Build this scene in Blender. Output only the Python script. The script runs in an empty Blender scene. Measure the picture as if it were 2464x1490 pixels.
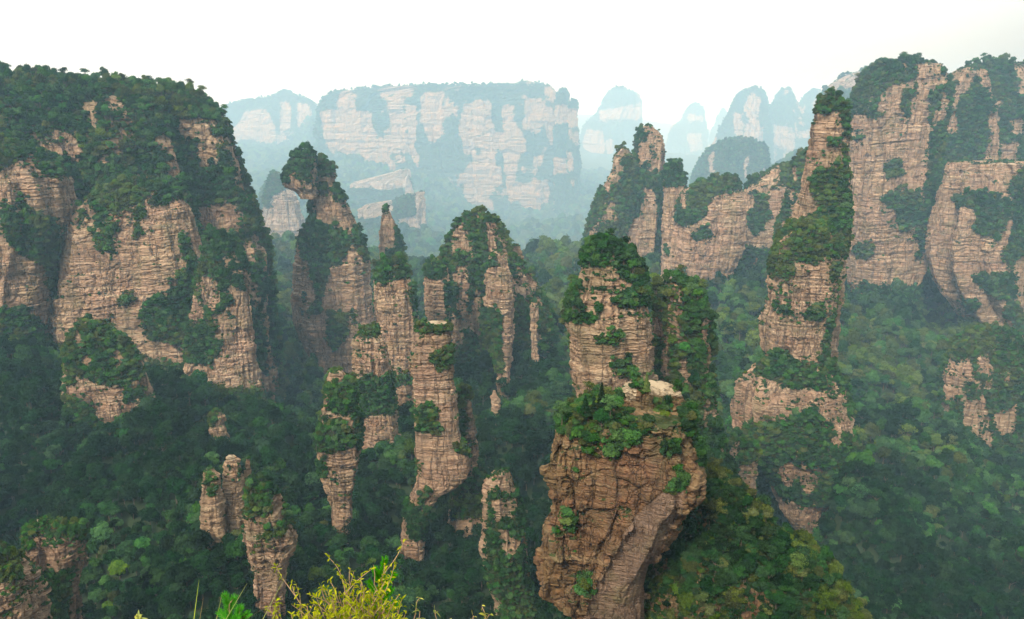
import bpy, math, random
import numpy as np
from mathutils import Vector

# ---------------------------------------------------------------- camera, sky, sun, exposure
SC = bpy.context.scene
COL = SC.collection
PITCH = math.radians(14.0)
FPX, CX, CY = 1934.0, 1232.0, 745.0          # focal length and centre in the measuring frame (2464 x 1490)
cam_d = bpy.data.cameras.new("camera")
cam_d.sensor_width = 36.0
cam_d.lens = 36.0 * FPX / 2464.0
cam_d.clip_start, cam_d.clip_end = 0.1, 60000
cam = bpy.data.objects.new("camera", cam_d)
cam.rotation_euler = (math.radians(90) - PITCH, 0, 0)
COL.objects.link(cam)
SC.camera = cam

SUN_EL, SUN_AZ = math.radians(43), math.radians(207)   # azimuth clockwise from the view direction (+Y)
w = bpy.data.worlds.new("World")
SC.world = w
w.use_nodes = True
nt = w.node_tree
nt.nodes.clear()
sky = nt.nodes.new("ShaderNodeTexSky")
sky.sky_type = 'NISHITA'
sky.sun_disc = False
sky.sun_elevation = SUN_EL
sky.sun_rotation = SUN_AZ
sky.air_density, sky.dust_density, sky.ozone_density = 1.0, 6.0, 1.0
hs = nt.nodes.new("ShaderNodeHueSaturation")
hs.inputs['Saturation'].default_value = 0.45
# thin overcast: a wide glow added ahead, away from the sun, whitens the view
wc = nt.nodes.new("ShaderNodeTexCoord")
dt = nt.nodes.new("ShaderNodeVectorMath"); dt.operation = 'DOT_PRODUCT'
dt.inputs[1].default_value = (math.sin(math.radians(-8)) * math.cos(math.radians(22)), math.cos(math.radians(-8)) * math.cos(math.radians(22)), math.sin(math.radians(22)))
mr = nt.nodes.new("ShaderNodeMapRange"); mr.interpolation_type = 'SMOOTHSTEP'
mr.inputs[1].default_value, mr.inputs[2].default_value = 0.50, 1.0
mr.inputs[3].default_value, mr.inputs[4].default_value = 0.0, 6.5
veil = nt.nodes.new("ShaderNodeMix"); veil.data_type = 'RGBA'; veil.blend_type = 'ADD'
veil.inputs[0].default_value = 1.0
vs = nt.nodes.new("ShaderNodeVectorMath"); vs.operation = 'SCALE'
vs.inputs[0].default_value = (1.0, 0.96, 0.82)
nt.links.new(wc.outputs['Generated'], dt.inputs[0]); nt.links.new(dt.outputs['Value'], mr.inputs[0]); nt.links.new(mr.outputs[0], vs.inputs['Scale'])
bg = nt.nodes.new("ShaderNodeBackground")
bg.inputs['Strength'].default_value = 0.13
wo = nt.nodes.new("ShaderNodeOutputWorld")
nt.links.new(sky.outputs[0], hs.inputs['Color'])
sx = nt.nodes.new("ShaderNodeSeparateXYZ"); nt.links.new(wc.outputs['Generated'], sx.inputs[0])
mz = nt.nodes.new("ShaderNodeMapRange"); mz.interpolation_type = 'SMOOTHSTEP'       # an overcast sky is brightest overhead
mz.inputs[1].default_value, mz.inputs[2].default_value = 0.15, 1.0
mz.inputs[3].default_value, mz.inputs[4].default_value = 0.0, 10.5
nt.links.new(sx.outputs['Z'], mz.inputs[0])
ad = nt.nodes.new("ShaderNodeMath"); ad.operation = 'ADD'
nt.links.new(mr.outputs[0], ad.inputs[0]); nt.links.new(mz.outputs[0], ad.inputs[1]); nt.links.new(ad.outputs[0], vs.inputs['Scale'])
nt.links.new(hs.outputs[0], veil.inputs[6]); nt.links.new(vs.outputs[0], veil.inputs[7])
nt.links.new(veil.outputs[2], bg.inputs[0])
nt.links.new(bg.outputs[0], wo.inputs[0])

sun_d = bpy.data.lights.new("sun", 'SUN')
sun_d.energy = 3.0
sun_d.angle = math.radians(9)
sun_d.color = (1.0, 0.88, 0.70)
sun = bpy.data.objects.new("sun", sun_d)
sdir = Vector((math.sin(SUN_AZ) * math.cos(SUN_EL), math.cos(SUN_AZ) * math.cos(SUN_EL), math.sin(SUN_EL)))
sun.rotation_euler = (-sdir).to_track_quat('-Z', 'Y').to_euler()
COL.objects.link(sun)

SC.view_settings.view_transform = 'Standard'
SC.view_settings.look = 'None'
SC.view_settings.exposure = 0.40
SC.view_settings.gamma = 1.0
SC.cycles.use_denoising = True
SC.cycles.max_bounces = 6
SC.cycles.volume_bounces = 2
SC.cycles.transparent_max_bounces = 4

# ---------------------------------------------------------------- numbers
cp, sp = math.cos(PITCH), math.sin(PITCH)

def far(D):
    """distances beyond the middle ground are stretched"""
    return float(np.interp(D, [0, 350, 640, 5000], [0, 350, 1030, 1030 + 4360 * 6.8]))

def pt(u, v, D):
    """point on the plane y = D seen at (u, v)"""
    a = (np.asarray(u, float) - CX) / FPX
    b = (CY - np.asarray(v, float)) / FPX
    y = cp + b * sp
    z = -sp + b * cp
    return a / y * D, z / y * D

def proj(P):
    P = np.asarray(P, float)
    d = P[..., 1] * cp - P[..., 2] * sp
    h = P[..., 1] * sp + P[..., 2] * cp
    return CX + FPX * P[..., 0] / d, CY - FPX * h / d, d

def _h(ix, iy, iz, seed):
    a = (ix.astype(np.int64) * 374761393 + iy.astype(np.int64) * 668265263 + iz.astype(np.int64) * 2147483647 + seed * 974634777) & 0xffffffff
    a = ((a ^ (a >> 13)) * 1274126177) & 0xffffffff
    a = ((a ^ (a >> 15)) * 2246822519) & 0xffffffff
    a = a ^ (a >> 16)
    return (a & 0xffffff) / float(0xffffff)

def hsh(i, j=0, k=0, seed=0):
    i = np.asarray(i); j = np.asarray(j) + 0 * i; k = np.asarray(k) + 0 * i
    return _h(i, j, k, seed)

def vn(x, y, z, seed=0):
    x, y, z = np.broadcast_arrays(np.asarray(x, float), np.asarray(y, float), np.asarray(z, float))
    xi, yi, zi = np.floor(x), np.floor(y), np.floor(z)
    fx, fy, fz = x - xi, y - yi, z - zi
    fx = fx * fx * (3 - 2 * fx); fy = fy * fy * (3 - 2 * fy); fz = fz * fz * (3 - 2 * fz)
    r = 0
    for dx in (0, 1):
        for dy in (0, 1):
            for dz in (0, 1):
                wgt = (fx if dx else 1 - fx) * (fy if dy else 1 - fy) * (fz if dz else 1 - fz)
                r = r + wgt * _h(xi + dx, yi + dy, zi + dz, seed)
    return r * 2 - 1

def fbm(x, y, z, seed=0, o=4, g=0.5):
    r, a, t = 0, 1.0, 0.0
    for k in range(o):
        f = 2.0 ** k
        r = r + a * vn(x * f + 17.3 * k, y * f - 9.1 * k, z * f + 3.7 * k, seed + k)
        t += a; a *= g
    return r / t

def worley(x, y, z, seed=0):
    bx, by, bz = np.floor(x - .5), np.floor(y - .5), np.floor(z - .5)
    f1 = np.full(x.shape, 9.0); f2 = np.full(x.shape, 9.0); idv = np.zeros(x.shape)
    for dx in (0, 1):
        for dy in (0, 1):
            for dz in (0, 1):
                cx_, cy_, cz_ = bx + dx, by + dy, bz + dz
                h = _h(cx_, cy_, cz_, seed)
                h2 = (h * 917.13) % 1.0; h3 = (h * 7919.7) % 1.0
                d = (cx_ + .2 + .6 * h - x) ** 2 + (cy_ + .2 + .6 * h2 - y) ** 2 + (cz_ + .2 + .6 * h3 - z) ** 2
                n1 = d < f1
                f2 = np.where(n1, f1, np.minimum(f2, d)); idv = np.where(n1, (h * 131.7) % 1.0, idv); f1 = np.where(n1, d, f1)
    return np.sqrt(f1), np.sqrt(f2), idv

def inpoly(u, v, poly):
    c = np.zeros(np.shape(u), bool)
    n = len(poly)
    for i in range(n):
        x1, y1 = poly[i]; x2, y2 = poly[(i + 1) % n]
        if y1 == y2: continue
        m = ((y1 > v) != (y2 > v)) & (u < (x2 - x1) * (v - y1) / (y2 - y1) + x1)
        c ^= m
    return c

# ---------------------------------------------------------------- objects and properties
def tag(o, label=None, cat=None, group=None, kind=None):
    if label: o['label'] = label
    if cat: o['category'] = cat
    if group: o['group'] = group
    if kind: o['kind'] = kind
    return o

def mesh_np(name, V, F4=None, mats=(), F3=None, smooth=False, attrs=None, midx=None):
    me = bpy.data.meshes.new(name)
    V = np.asarray(V, np.float32)
    n4 = 0 if F4 is None else len(F4)
    n3 = 0 if F3 is None else len(F3)
    loops = np.concatenate([np.asarray(F4, np.int32).ravel() if n4 else np.zeros(0, np.int32),
                            np.asarray(F3, np.int32).ravel() if n3 else np.zeros(0, np.int32)])
    starts = np.concatenate([np.arange(n4) * 4, n4 * 4 + np.arange(n3) * 3]).astype(np.int32)
    me.vertices.add(len(V)); me.vertices.foreach_set("co", V.ravel())
    me.loops.add(len(loops)); me.loops.foreach_set("vertex_index", loops)
    me.polygons.add(n4 + n3); me.polygons.foreach_set("loop_start", starts)
    if midx is not None: me.polygons.foreach_set("material_index", np.asarray(midx, np.int32))
    me.polygons.foreach_set("use_smooth", np.full(n4 + n3, smooth))
    me.update(calc_edges=True)
    for k, a in (attrs or {}).items():
        at = me.attributes.new(k, 'FLOAT', 'POINT')
        at.data.foreach_set("value", np.asarray(a, np.float32))
    for m in mats: me.materials.append(m)
    return me

def obj(name, me, parent=None, loc=(0, 0, 0)):
    o = bpy.data.objects.new(name, me)
    COL.objects.link(o)
    o.location = loc
    if parent is not None: o.parent = parent
    return o

# ---------------------------------------------------------------- materials
class NG:
    def __init__(s, name):
        s.m = bpy.data.materials.new(name); s.m.use_nodes = True
        s.t = s.m.node_tree; s.t.nodes.clear()
        s.out = s.t.nodes.new("ShaderNodeOutputMaterial")
        s.co = s.t.nodes.new("ShaderNodeTexCoord").outputs['Object']
    def n(s, typ, ins=None, **kw):
        x = s.t.nodes.new(typ)
        for k, v in kw.items(): setattr(x, k, v)
        for k, v in (ins or {}).items(): s.set(x.inputs[k], v)
        return x
    def set(s, sock, v):
        if isinstance(v, bpy.types.NodeSocket): s.t.links.new(v, sock)
        else: sock.default_value = v
    def noise(s, scale, detail=5, rough=.55, stretch=None, co=None, dist=0.0):
        c = co or s.co
        if stretch:
            c = s.n("ShaderNodeMapping", {0: c, 'Scale': stretch}).outputs[0]
        return s.n("ShaderNodeTexNoise", {'Vector': c, 'Scale': scale, 'Detail': detail, 'Roughness': rough, 'Distortion': dist}).outputs['Fac']
    def ramp(s, f, a, b, lo=0.0, hi=1.0):
        return s.n("ShaderNodeMapRange", {0: f, 1: a, 2: b, 3: lo, 4: hi}).outputs[0]
    def mix(s, f, a, b, mode='MIX'):
        x = s.n("ShaderNodeMix", data_type='RGBA', blend_type=mode)
        s.set(x.inputs[0], f)
        s.set(x.inputs[6], a if isinstance(a, bpy.types.NodeSocket) else (*a, 1) if len(a) == 3 else a)
        s.set(x.inputs[7], b if isinstance(b, bpy.types.NodeSocket) else (*b, 1) if len(b) == 3 else b)
        return x.outputs[2]
    def math(s, op, a, b=0.0):
        x = s.n("ShaderNodeMath", operation=op)
        s.set(x.inputs[0], a); s.set(x.inputs[1], b)
        return x.outputs[0]
    def attr(s, name, out='Fac', typ='GEOMETRY'):
        x = s.n("ShaderNodeAttribute", attribute_name=name, attribute_type=typ)
        return x.outputs[out]

def rock_mat(name, k, tan, pink, pale, moss=(0.060, 0.078, 0.026), dirt=(0.12, 0.075, 0.05)):
    g = NG(name)
    big = g.ramp(g.noise(.035 / k, 4), .35, .65)
    c = g.mix(big, tan, pink)
    # beds: thin horizontal bands, some paler, some browner
    warp = g.n("ShaderNodeVectorMath", {0: g.co, 1: g.n("ShaderNodeVectorMath", {0: g.n("ShaderNodeTexNoise", {'Vector': g.co, 'Scale': .03 / k, 'Detail': 2}).outputs['Color'], 1: (4 * k, 4 * k, 5 * k)}, operation='MULTIPLY').outputs[0]}, operation='ADD').outputs[0]
    band = g.noise(1.0, 6, .68, (.012 / k, .012 / k, .42 / k), warp)
    c = g.mix(g.ramp(band, .50, .68, 0, .85), c, pale)
    c = g.mix(g.ramp(band, .46, .30, 0, .5), c, dirt)
    # blotches of lichen and iron stain
    bl = g.noise(.16 / k, 7, .68)
    c = g.mix(g.ramp(bl, .55, .72, 0, .6), c, pale)
    c = g.mix(g.ramp(g.noise(.11 / k, 6, .65, None, warp), .54, .70, 0, .65), c, (0.36, 0.17, 0.085))
    # rain streaks down the face
    st = g.noise(1.0, 4, .6, (.30 / k, .30 / k, .018 / k))
    c = g.mix(g.ramp(st, .53, .70, 0, .72), c, (0.085, 0.068, 0.056))
    c = g.mix(g.ramp(g.noise(1.1 / k, 9, .75), .40, .62, .35, 0), c, dirt)
    # dark weathered joints: along the beds and down the face
    jb = g.math('ABSOLUTE', g.math('SUBTRACT', g.noise(1.0, 3, .55, (.020 / k, .020 / k, .50 / k), warp), .5))
    c = g.mix(g.ramp(jb, .0, .028, (.3 if name == 'rock_near' else .42), 0), c, dirt)
    jv = g.math('ABSOLUTE', g.math('SUBTRACT', g.noise(1.0, 3, .6, (.14 / k, .14 / k, .022 / k), warp), .5))
    c = g.mix(g.ramp(jv, .0, .024, .8, 0), c, (dirt[0] * .7, dirt[1] * .7, dirt[2] * .7))
    if name == 'rock_near':       # freshly split, smooth greyish slab
        c = g.mix(g.math('MULTIPLY', g.attr('slab'), .8), c, g.mix(g.ramp(st, .35, .7), (0.29, 0.205, 0.15), (0.19, 0.13, 0.095)))
    # grey-green lichen film
    c = g.mix(g.ramp(g.noise(.07 / k, 8, .7), .49, .68, 0, .6), c, (0.17, 0.165, 0.075))
    # plants rooted on the ledges: soil, moss and low scrub
    mo = g.attr('moss')
    mn = g.noise(.55 / k, 8, .7)
    mf = g.ramp(g.math('ADD', mo, g.math('MULTIPLY', g.math('SUBTRACT', mn, .5), 1.5)), .42, .62)
    mc = g.mix(g.ramp(g.noise(.9 / k, 6, .7), .35, .65), moss, (moss[0] * .42, moss[1] * .55, moss[2] * .45))
    c = g.mix(mf, c, mc)
    # bleached bare top
    pl = g.attr('pale')
    c = g.mix(g.ramp(g.math('ADD', pl, g.math('MULTIPLY', g.math('SUBTRACT', bl, .5), 1.2)), .45, .6), c, (0.42, 0.335, 0.225))
    b1 = g.noise(.9 / k, 10, .72)
    b2 = g.noise(1.0, 8, .7, (.06 / k, .06 / k, 1.1 / k), warp)
    b3 = g.noise(1.0, 5, .6, (.5 / k, .5 / k, .05 / k), warp)
    jn = g.math('MULTIPLY', g.math('MINIMUM', g.ramp(jb, 0, .05, 0, 1), g.ramp(jv, 0, .04, 0, 1)), .8)
    hgt = g.math('ADD', jn, g.math('ADD', g.math('ADD', g.math('MULTIPLY', b1, 1.0), g.math('MULTIPLY', b2, 1.2)), g.math('MULTIPLY', b3, .5)))
    bump = g.n("ShaderNodeBump", {'Strength': 1.0, 'Distance': 1.5 * k, 'Height': hgt}).outputs[0]
    b = g.n("ShaderNodeBsdfPrincipled", {'Base Color': c, 'Roughness': .93, 'Normal': bump})
    b.inputs['Specular IOR Level'].default_value = .15
    g.t.links.new(b.outputs[0], g.out.inputs[0])
    return g.m

def leaf_mat(name, a, b, trans=.22, vary=.25):
    g = NG(name)
    r = g.n("ShaderNodeObjectInfo").outputs['Random']
    n = g.noise(.9, 4, .6)
    f = g.attr('tone')
    c = g.mix(g.ramp(g.math('ADD', g.math('MULTIPLY', f, .6), g.math('MULTIPLY', n, .6)), .25, .95), a, b)
    h = g.n("ShaderNodeHueSaturation", {'Hue': g.ramp(r, 0, 1, .485, .515), 'Saturation': g.ramp(g.math('FRACT', g.math('MULTIPLY', r, 7.31)), 0, 1, .8, 1.08),
                                        'Value': g.ramp(g.math('FRACT', g.math('MULTIPLY', r, 13.7)), 0, 1, 1 - vary * 1.3, 1 + vary * 1.3), 'Color': c}).outputs[0]
    d = g.n("ShaderNodeBsdfDiffuse", {'Color': h})
    t = g.n("ShaderNodeBsdfTranslucent", {'Color': h})
    m = g.n("ShaderNodeMixShader", {0: trans, 1: d.outputs[0], 2: t.outputs[0]})
    g.t.links.new(m.outputs[0], g.out.inputs[0])
    return g.m

def plain_mat(name, a, b, scale=3.0, rough=.9):
    g = NG(name)
    c = g.mix(g.noise(scale, 6, .65), a, b)
    p = g.n("ShaderNodeBsdfPrincipled", {'Base Color': c, 'Roughness': rough})
    p.inputs['Specular IOR Level'].default_value = .2
    g.t.links.new(p.outputs[0], g.out.inputs[0])
    return g.m

TAN, PINK, PALE = (0.49, 0.345, 0.215), (0.465, 0.29, 0.20), (0.59, 0.47, 0.32)
M = {}
M['near'] = rock_mat("rock_near", .42, (0.23, 0.145, 0.065), (0.235, 0.12, 0.07), (0.40, 0.29, 0.16), dirt=(0.055, 0.03, 0.016))  # browner rock, its base colour also darkened for the pillar's shade
M['mid'] = rock_mat("rock_mid", .95, TAN, PINK, PALE)
M['grey'] = rock_mat("rock_grey", 1.2, (0.42, 0.34, 0.27), (0.44, 0.33, 0.26), (0.52, 0.44, 0.35))
M['far'] = rock_mat("rock_far", 2.2, (0.44, 0.28, 0.145), (0.42, 0.25, 0.14), (0.50, 0.36, 0.22))
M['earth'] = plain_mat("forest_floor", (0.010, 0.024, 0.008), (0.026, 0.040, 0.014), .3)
M['bark'] = plain_mat("bark", (0.07, 0.05, 0.035), (0.14, 0.11, 0.08), 3)
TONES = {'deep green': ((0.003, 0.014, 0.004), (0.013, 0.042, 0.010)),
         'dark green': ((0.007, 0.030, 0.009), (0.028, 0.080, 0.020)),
         'mid green': ((0.013, 0.052, 0.013), (0.056, 0.140, 0.026)),
         'yellow-green': ((0.034, 0.070, 0.010), (0.092, 0.140, 0.021)),
         'olive green': ((0.026, 0.042, 0.010), (0.090, 0.110, 0.026))}
TN = list(TONES)
for k, (a, b) in TONES.items(): M[k] = leaf_mat("leaves_" + k.replace(' ', '_').replace('-', '_'), a, b, .18, .34)

# ---------------------------------------------------------------- rock columns
TREES = []            # every plant: dict(kind, p, d, tone, host, up)
FEATURES = []         # (nick, u0, v0, u1, v1, D) for describing where plants stand
DEPTH_PTS = []        # rock surface points for the sight test

def veg_mask(V, d, rock, veg, jit, seed):
    """share of plant cover, with ragged, partly open borders and some bare gaps"""
    u0, v0, dep = proj(V)
    acc = 0
    k = 26.0 / np.median(dep)
    for q, (j, f) in enumerate(((1.0, .9), (1.7, 2.2), (2.6, 4.5))):
        u = u0 + j * jit * fbm(V[:, 0] * k * f, V[:, 1] * k * f, V[:, 2] * k * f, seed + 5 + q, 2)
        v = v0 + j * jit * fbm(V[:, 0] * k * f + 50, V[:, 1] * k * f, V[:, 2] * k * f, seed + 15 + q, 2)
        m = np.full(len(V), 1.0 if d == 'v' else 0.0)
        for p in rock: m[inpoly(u, v, p)] = 0.0
        for p in veg: m[inpoly(u, v, p)] = 1.0
        acc = acc + m / 3
    gap = fbm(V[:, 0] * k * 1.6, V[:, 1] * k * 1.6, V[:, 2] * k * .9, seed + 33, 3)
    return acc * np.clip(1.0 - np.clip((gap - (.06 if d == 'v' else .16)) * 6, 0, .92), 0, 1)

def column(D, rows, d='r', rock=(), veg=(), pale=(), dr=.8, blk=(9, 11, 1.3), strata=(1.6, .45), rough=.6, flute=.10, pw=2.8,
           mat='mid', crown=None, seed=1, zb=None, tilt=(0.05, 0.0), step=1.0, jit=14, ledge=.5, dens=1.0, host='', dome=.25, dy=0.0, mind=None,
           pine=.0, tones=None, chunk=.45, smooth=(), gouge=()):
    D0_ = D; D = far(D)
    if D > D0_:
        q_ = (D / D0_); blk = tuple(b * q_ for b in blk); strata = tuple(b * q_ for b in strata); rough = rough * q_; crown = crown * (q_ ** .5) if crown else None
    rs = np.random.RandomState(seed * 7 + 3)
    rows = sorted(rows)
    v = np.array([r[0] for r in rows], float)
    cr = (crown if crown else max(2.2, min(9.5, D * .0145))) * (.62 if D > 150 else .8)
    um = (rows[0][1] + rows[0][2]) / 2
    if (d == 'v' and not any(inpoly(np.array([um]), np.array([v[0] + 4.0]), p)[0] for p in rock)) or any(inpoly(np.array([um]), np.array([v[0] + 6.0]), p)[0] for p in veg):
        h_ = .62 * cr * FPX / D
        v = v + h_ * np.clip(1 - (v - v[0]) / (5 * h_), 0, 1)
    xl, zz = pt([r[1] for r in rows], v, D)
    xr, _ = pt([r[2] for r in rows], v, D)
    if zb is None: zb = zz[-1] - .06 * D
    px = D / 804.0 * step
    nz = int(max(12, min(620, (zz[0] - zb) / px)))
    z = np.linspace(zz[0], zb, nz)
    o = np.argsort(zz)
    XL = np.interp(z, zz[o], xl[o]); XR = np.interp(z, zz[o], xr[o])
    kk = max(1, int(nz * .012))
    ker = np.ones(2 * kk + 1) / (2 * kk + 1)
    XLs = np.convolve(np.pad(XL, kk, 'edge'), ker, 'valid'); XRs = np.convolve(np.pad(XR, kk, 'edge'), ker, 'valid')
    half = (XRs - XLs) / 2; cx = (XRs + XLs) / 2
    wmax = half.max()
    k2 = max(2, int(nz * .05)); ker2 = np.ones(2 * k2 + 1) / (2 * k2 + 1)
    hb = np.convolve(np.pad(half, k2, 'edge'), ker2, 'valid') * dr
    if mind: hb = np.maximum(hb, mind * np.clip(half / wmax * 2.5, .25, 1))
    per = 2 * np.pi * (wmax + hb.max()) / 2
    ns = int(max(40, min(900, per / px)))
    th = np.linspace(0, 2 * np.pi, ns, endpoint=False) + .3
    Z, T = np.meshgrid(z, th, indexing='ij')
    c, s = np.cos(T), np.sin(T)
    r0 = (np.abs(c) ** pw + np.abs(s) ** pw) ** (-1 / pw)
    Rk = per / (2 * np.pi)
    # buttresses and gullies that run down the whole face
    fl = fbm(np.cos(T) * 2.2 + seed, np.sin(T) * 2.2, Z / (Rk * 5 + 20), seed, 3) + .7 * (np.abs(vn(np.cos(T) * 5.0 + seed, np.sin(T) * 5.0, Z / (Rk * 7 + 30), seed + 9)) - .35)
    r = r0 * (1 + flute * 1.6 * fl)
    ux, uy = r * c, r * s
    lo, hi = ux.min(1, keepdims=True), ux.max(1, keepdims=True)
    ux = 2 * (ux - lo) / (hi - lo) - 1
    X = cx[:, None] + half[:, None] * ux
    Y = D + dy + hb[:, None] * uy
    # horizontal outward direction
    tx = np.roll(X, -1, 1) - np.roll(X, 1, 1); ty = np.roll(Y, -1, 1) - np.roll(Y, 1, 1)
    ln = np.sqrt(tx * tx + ty * ty) + 1e-6
    nx, ny = ty / ln, -tx / ln
    S = (T - .3) * Rk
    zt = Z + tilt[0] * X + tilt[1] * Y + 1.2 * blk[1] * .18 * vn(X / (blk[0] * 3), Y / (blk[0] * 3), Z / (blk[1] * 3), seed + 21)
    dsp = np.zeros_like(Z)
    for q, (W, H, A) in enumerate(((blk[0], blk[1], blk[2] * .8), (blk[0] * .38, blk[1] * .3, blk[2] * .28))):
        l = zt / H; l = l + .38 * np.sin(l * 2.1 + seed) + 50.0
        L = np.floor(l); fv = l - L
        cc = S / W + .22 * hsh(L, 0, 0, seed + q) + .35 * vn(S / W * .8, Z / H * .35, 0, seed + 31 + q)
        C = np.floor(cc); fc = cc - C
        cv = np.floor(S / W + .35 * vn(S / W * .8, Z / H * .35, 0, seed + 31 + q))
        val = .5 * hsh(L, C, q, seed + 41) + (.85 if q == 0 else .5) * hsh(cv, 0, q, seed + 43) - .65
        ev = np.minimum(fc, 1 - fc) * W; eh = np.minimum(fv, 1 - fv) * H
        on = np.clip(.5 + 1.2 * vn(S / W * .3, Z / H * .3, 3, seed + 55 + q), 0, 1)
        dsp += A * val - A * 1.0 * on * np.exp(-(ev / (A * .42)) ** 2) - A * .38 * np.exp(-(eh / (A * .30)) ** 2) * on
    # angular chunks broken out of the face
    for q, (sc, A) in enumerate(((.62, chunk * blk[2] * .95), (.24, chunk * blk[2] * .42))):
        w3 = .5 * vn(X / blk[0], Y / blk[0], Z / blk[1], seed + 61 + q)
        f1, f2, idv = worley(X / (blk[0] * sc) + w3, Y / (blk[0] * sc), (zt + .25 * X) / (blk[1] * sc * .8) + w3, seed + 63 + q)
        dsp += A * (idv - .5) * 1.5 - A * .7 * np.exp(-((f2 - f1) / .07) ** 2)
    t = strata[0]
    for q, (tt, aa) in enumerate(((t, strata[1]), (t * .42, strata[1] * .5), (t * 3.1, strata[1] * 1.3))):
        l = zt / tt + .6 * vn(zt / tt * .5, 0, 0, seed + 71 + q)
        on = np.clip(.5 + 1.3 * vn(S / (blk[0] * 1.7), Z / (blk[1] * 1.2), q, seed + 77), 0.05, 1)
        dsp += aa * (hsh(np.floor(l), 0, q, seed + 73) - .5) * 1.2 * on
        fl_ = l - np.floor(l); cut = hsh(np.floor(l), 1, q, seed + 74) > .55      # some beds weather back into a dark slot
        dsp -= cut * aa * 1.1 * np.exp(-(fl_ * tt / (.32 * t)) ** 2) * on
    f3 = fbm(X / (blk[0] * .5), Y / (blk[0] * .5), Z / (blk[1] * .5), seed + 81, 5, .55)
    dsp += rough * f3
    if smooth or gouge:
        u_, v_, _ = proj(np.stack([X, Y, Z], -1))
        u_ = u_ + 9 * vn(X / 2.5, Y / 2.5, Z / 2.5, seed + 7); v_ = v_ + 9 * vn(X / 2.5, Y / 2.5, Z / 2.5, seed + 8)
        for pp, kf in smooth: dsp = np.where(inpoly(u_, v_, pp), dsp * kf - .25 * blk[2], dsp)
        for pp, dd in gouge: dsp = np.where(inpoly(u_, v_, pp) & (Y < D), dsp - dd, dsp)
    lim = np.minimum(half, hb)[:, None] * .45
    dsp = np.clip(dsp, -lim, lim * 1.2)
    X = X + nx * dsp; Y = Y + ny * dsp
    Zs = Z + .25 * strata[1] * vn(X * .3, Y * .3, Z * .3, seed + 91)
    V = np.stack([X, Y, Zs], -1)
    # top: rings that close towards the middle
    caps = []
    top = V[0]
    ctr = top.mean(0)
    hgt = dome * half[0]
    for sc in (.86, .7, .5, .3, .1):
        ring = ctr + (top - ctr) * sc
        ring[:, 2] = top[:, 2] + hgt * (1 - sc * sc) + min(1.0, hgt) * .8 * fbm(ring[:, 0] * .3, ring[:, 1] * .3, 0, seed + 95, 3)
        caps.append(ring)
    G = np.concatenate([np.stack(caps[::-1]), V], 0)
    nr = G.shape[0]
    P = G.reshape(-1, 3)
    i = np.arange(nr - 1)[:, None] * ns; j = np.arange(ns)[None, :]; j2 = (j + 1) % ns
    F = np.stack([i + j, i + ns + j, i + ns + j2, i + j2], -1).reshape(-1, 4)
    F = F[:, ::-1]
    cv = len(P)
    P = np.concatenate([P, G[0].mean(0)[None]], 0)
    F3 = np.stack([np.full(ns, cv), (np.arange(ns) + 1) % ns, np.arange(ns)], -1)[:, ::-1]
    # normals
    dz = np.gradient(G, axis=0); ds = np.roll(G, -1, 1) - np.roll(G, 1, 1)
    N = np.cross(ds, dz); N /= np.linalg.norm(N, axis=2, keepdims=True) + 1e-9
    outw = G - np.array([0, D + dy, 0]); outw[..., 0] -= G[..., 0].mean(1, keepdims=True)
    if (N[5:, :, :2] * outw[5:, :, :2]).sum() < 0: N = -N
    N = N.reshape(-1, 3)
    mask = veg_mask(P, d, rock, veg, jit, seed)
    # ledges: tops of blocks that face the sky carry plants too
    Nz = np.concatenate([N[:, 2], [1.0]])
    ledg = (Nz > .62) & (fbm(P[:, 0] / 7, P[:, 1] / 7, P[:, 2] / 7, seed + 101, 3) > .18 - .4 * ledge)
    moss = np.clip(mask + .75 * ledg, 0, 1)
    pm = np.zeros(len(P))
    if pale:
        u_, v_, _ = proj(P)
        for pp in pale: pm[inpoly(u_ + 5 * fbm(P[:, 0] * .5, P[:, 1] * .5, P[:, 2] * .5, 9, 2), v_, pp)] = 1
        moss *= (1 - pm)
    slab = np.zeros(len(P))
    if smooth:
        u_, v_, _ = proj(P)
        u_ = u_ + 8 * fbm(P[:, 0] * .6, P[:, 1] * .6, P[:, 2] * .6, 19, 3)
        slab[inpoly(u_, v_, smooth[0][0])] = 1
    # plants
    fu, fv_, fd = proj(P[:-1])
    vis = (fu > -220) & (fu < 2690) & (fv_ < 1580)
    view = -(P[:-1] / np.linalg.norm(P[:-1], axis=1, keepdims=True))
    facing = (N * view).sum(1)
    sel = np.where(vis & (facing > -.55))[0]
    DEPTH_PTS.append(P[:-1][vis & (facing > -.2)].astype(np.float32))
    rs.shuffle(sel)
    prob = mask[:-1][sel] ** 1.3 + .55 * ledg[:-1][sel] * ledge * (1 - mask[:-1][sel]) * (1 - pm[:-1][sel])
    sel = sel[rs.rand(len(sel)) < prob]
    used = {}
    tone_n = fbm(P[sel, 0] / 22, P[sel, 1] / 22, P[sel, 2] / 22, seed + 111, 2)
    for q, idx in enumerate(sel):
        p = P[idx]
        small = mask[idx] < .45
        size = cr * (.55 + 1.0 * rs.rand() ** 2.0) * (.5 if small else 1.0)
        gsz = max(.5, cr * (.34 if small else .56) / dens)
        key = (int(p[0] // gsz), int(p[1] // gsz), int(p[2] // gsz), int(small))
        if key in used: continue
        used[key] = 1
        n = N[idx]
        upf = n[2]
        kind = 'shrub' if (upf < .35 or small or rs.rand() < .35) else 'broadleaf_tree'
        if rs.rand() < max(pine, .07 if D < 700 else 0) and upf > -.1 and not small: kind = 'pine_tree'
        x = tone_n[q] + rs.randn() * .28
        tn = tones or ('dark green', 'mid green', 'olive green', 'yellow-green')
        tone = tn[0] if x < -.26 else tn[1] if x < .24 else tn[2] if x < .46 else tn[3]
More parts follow.
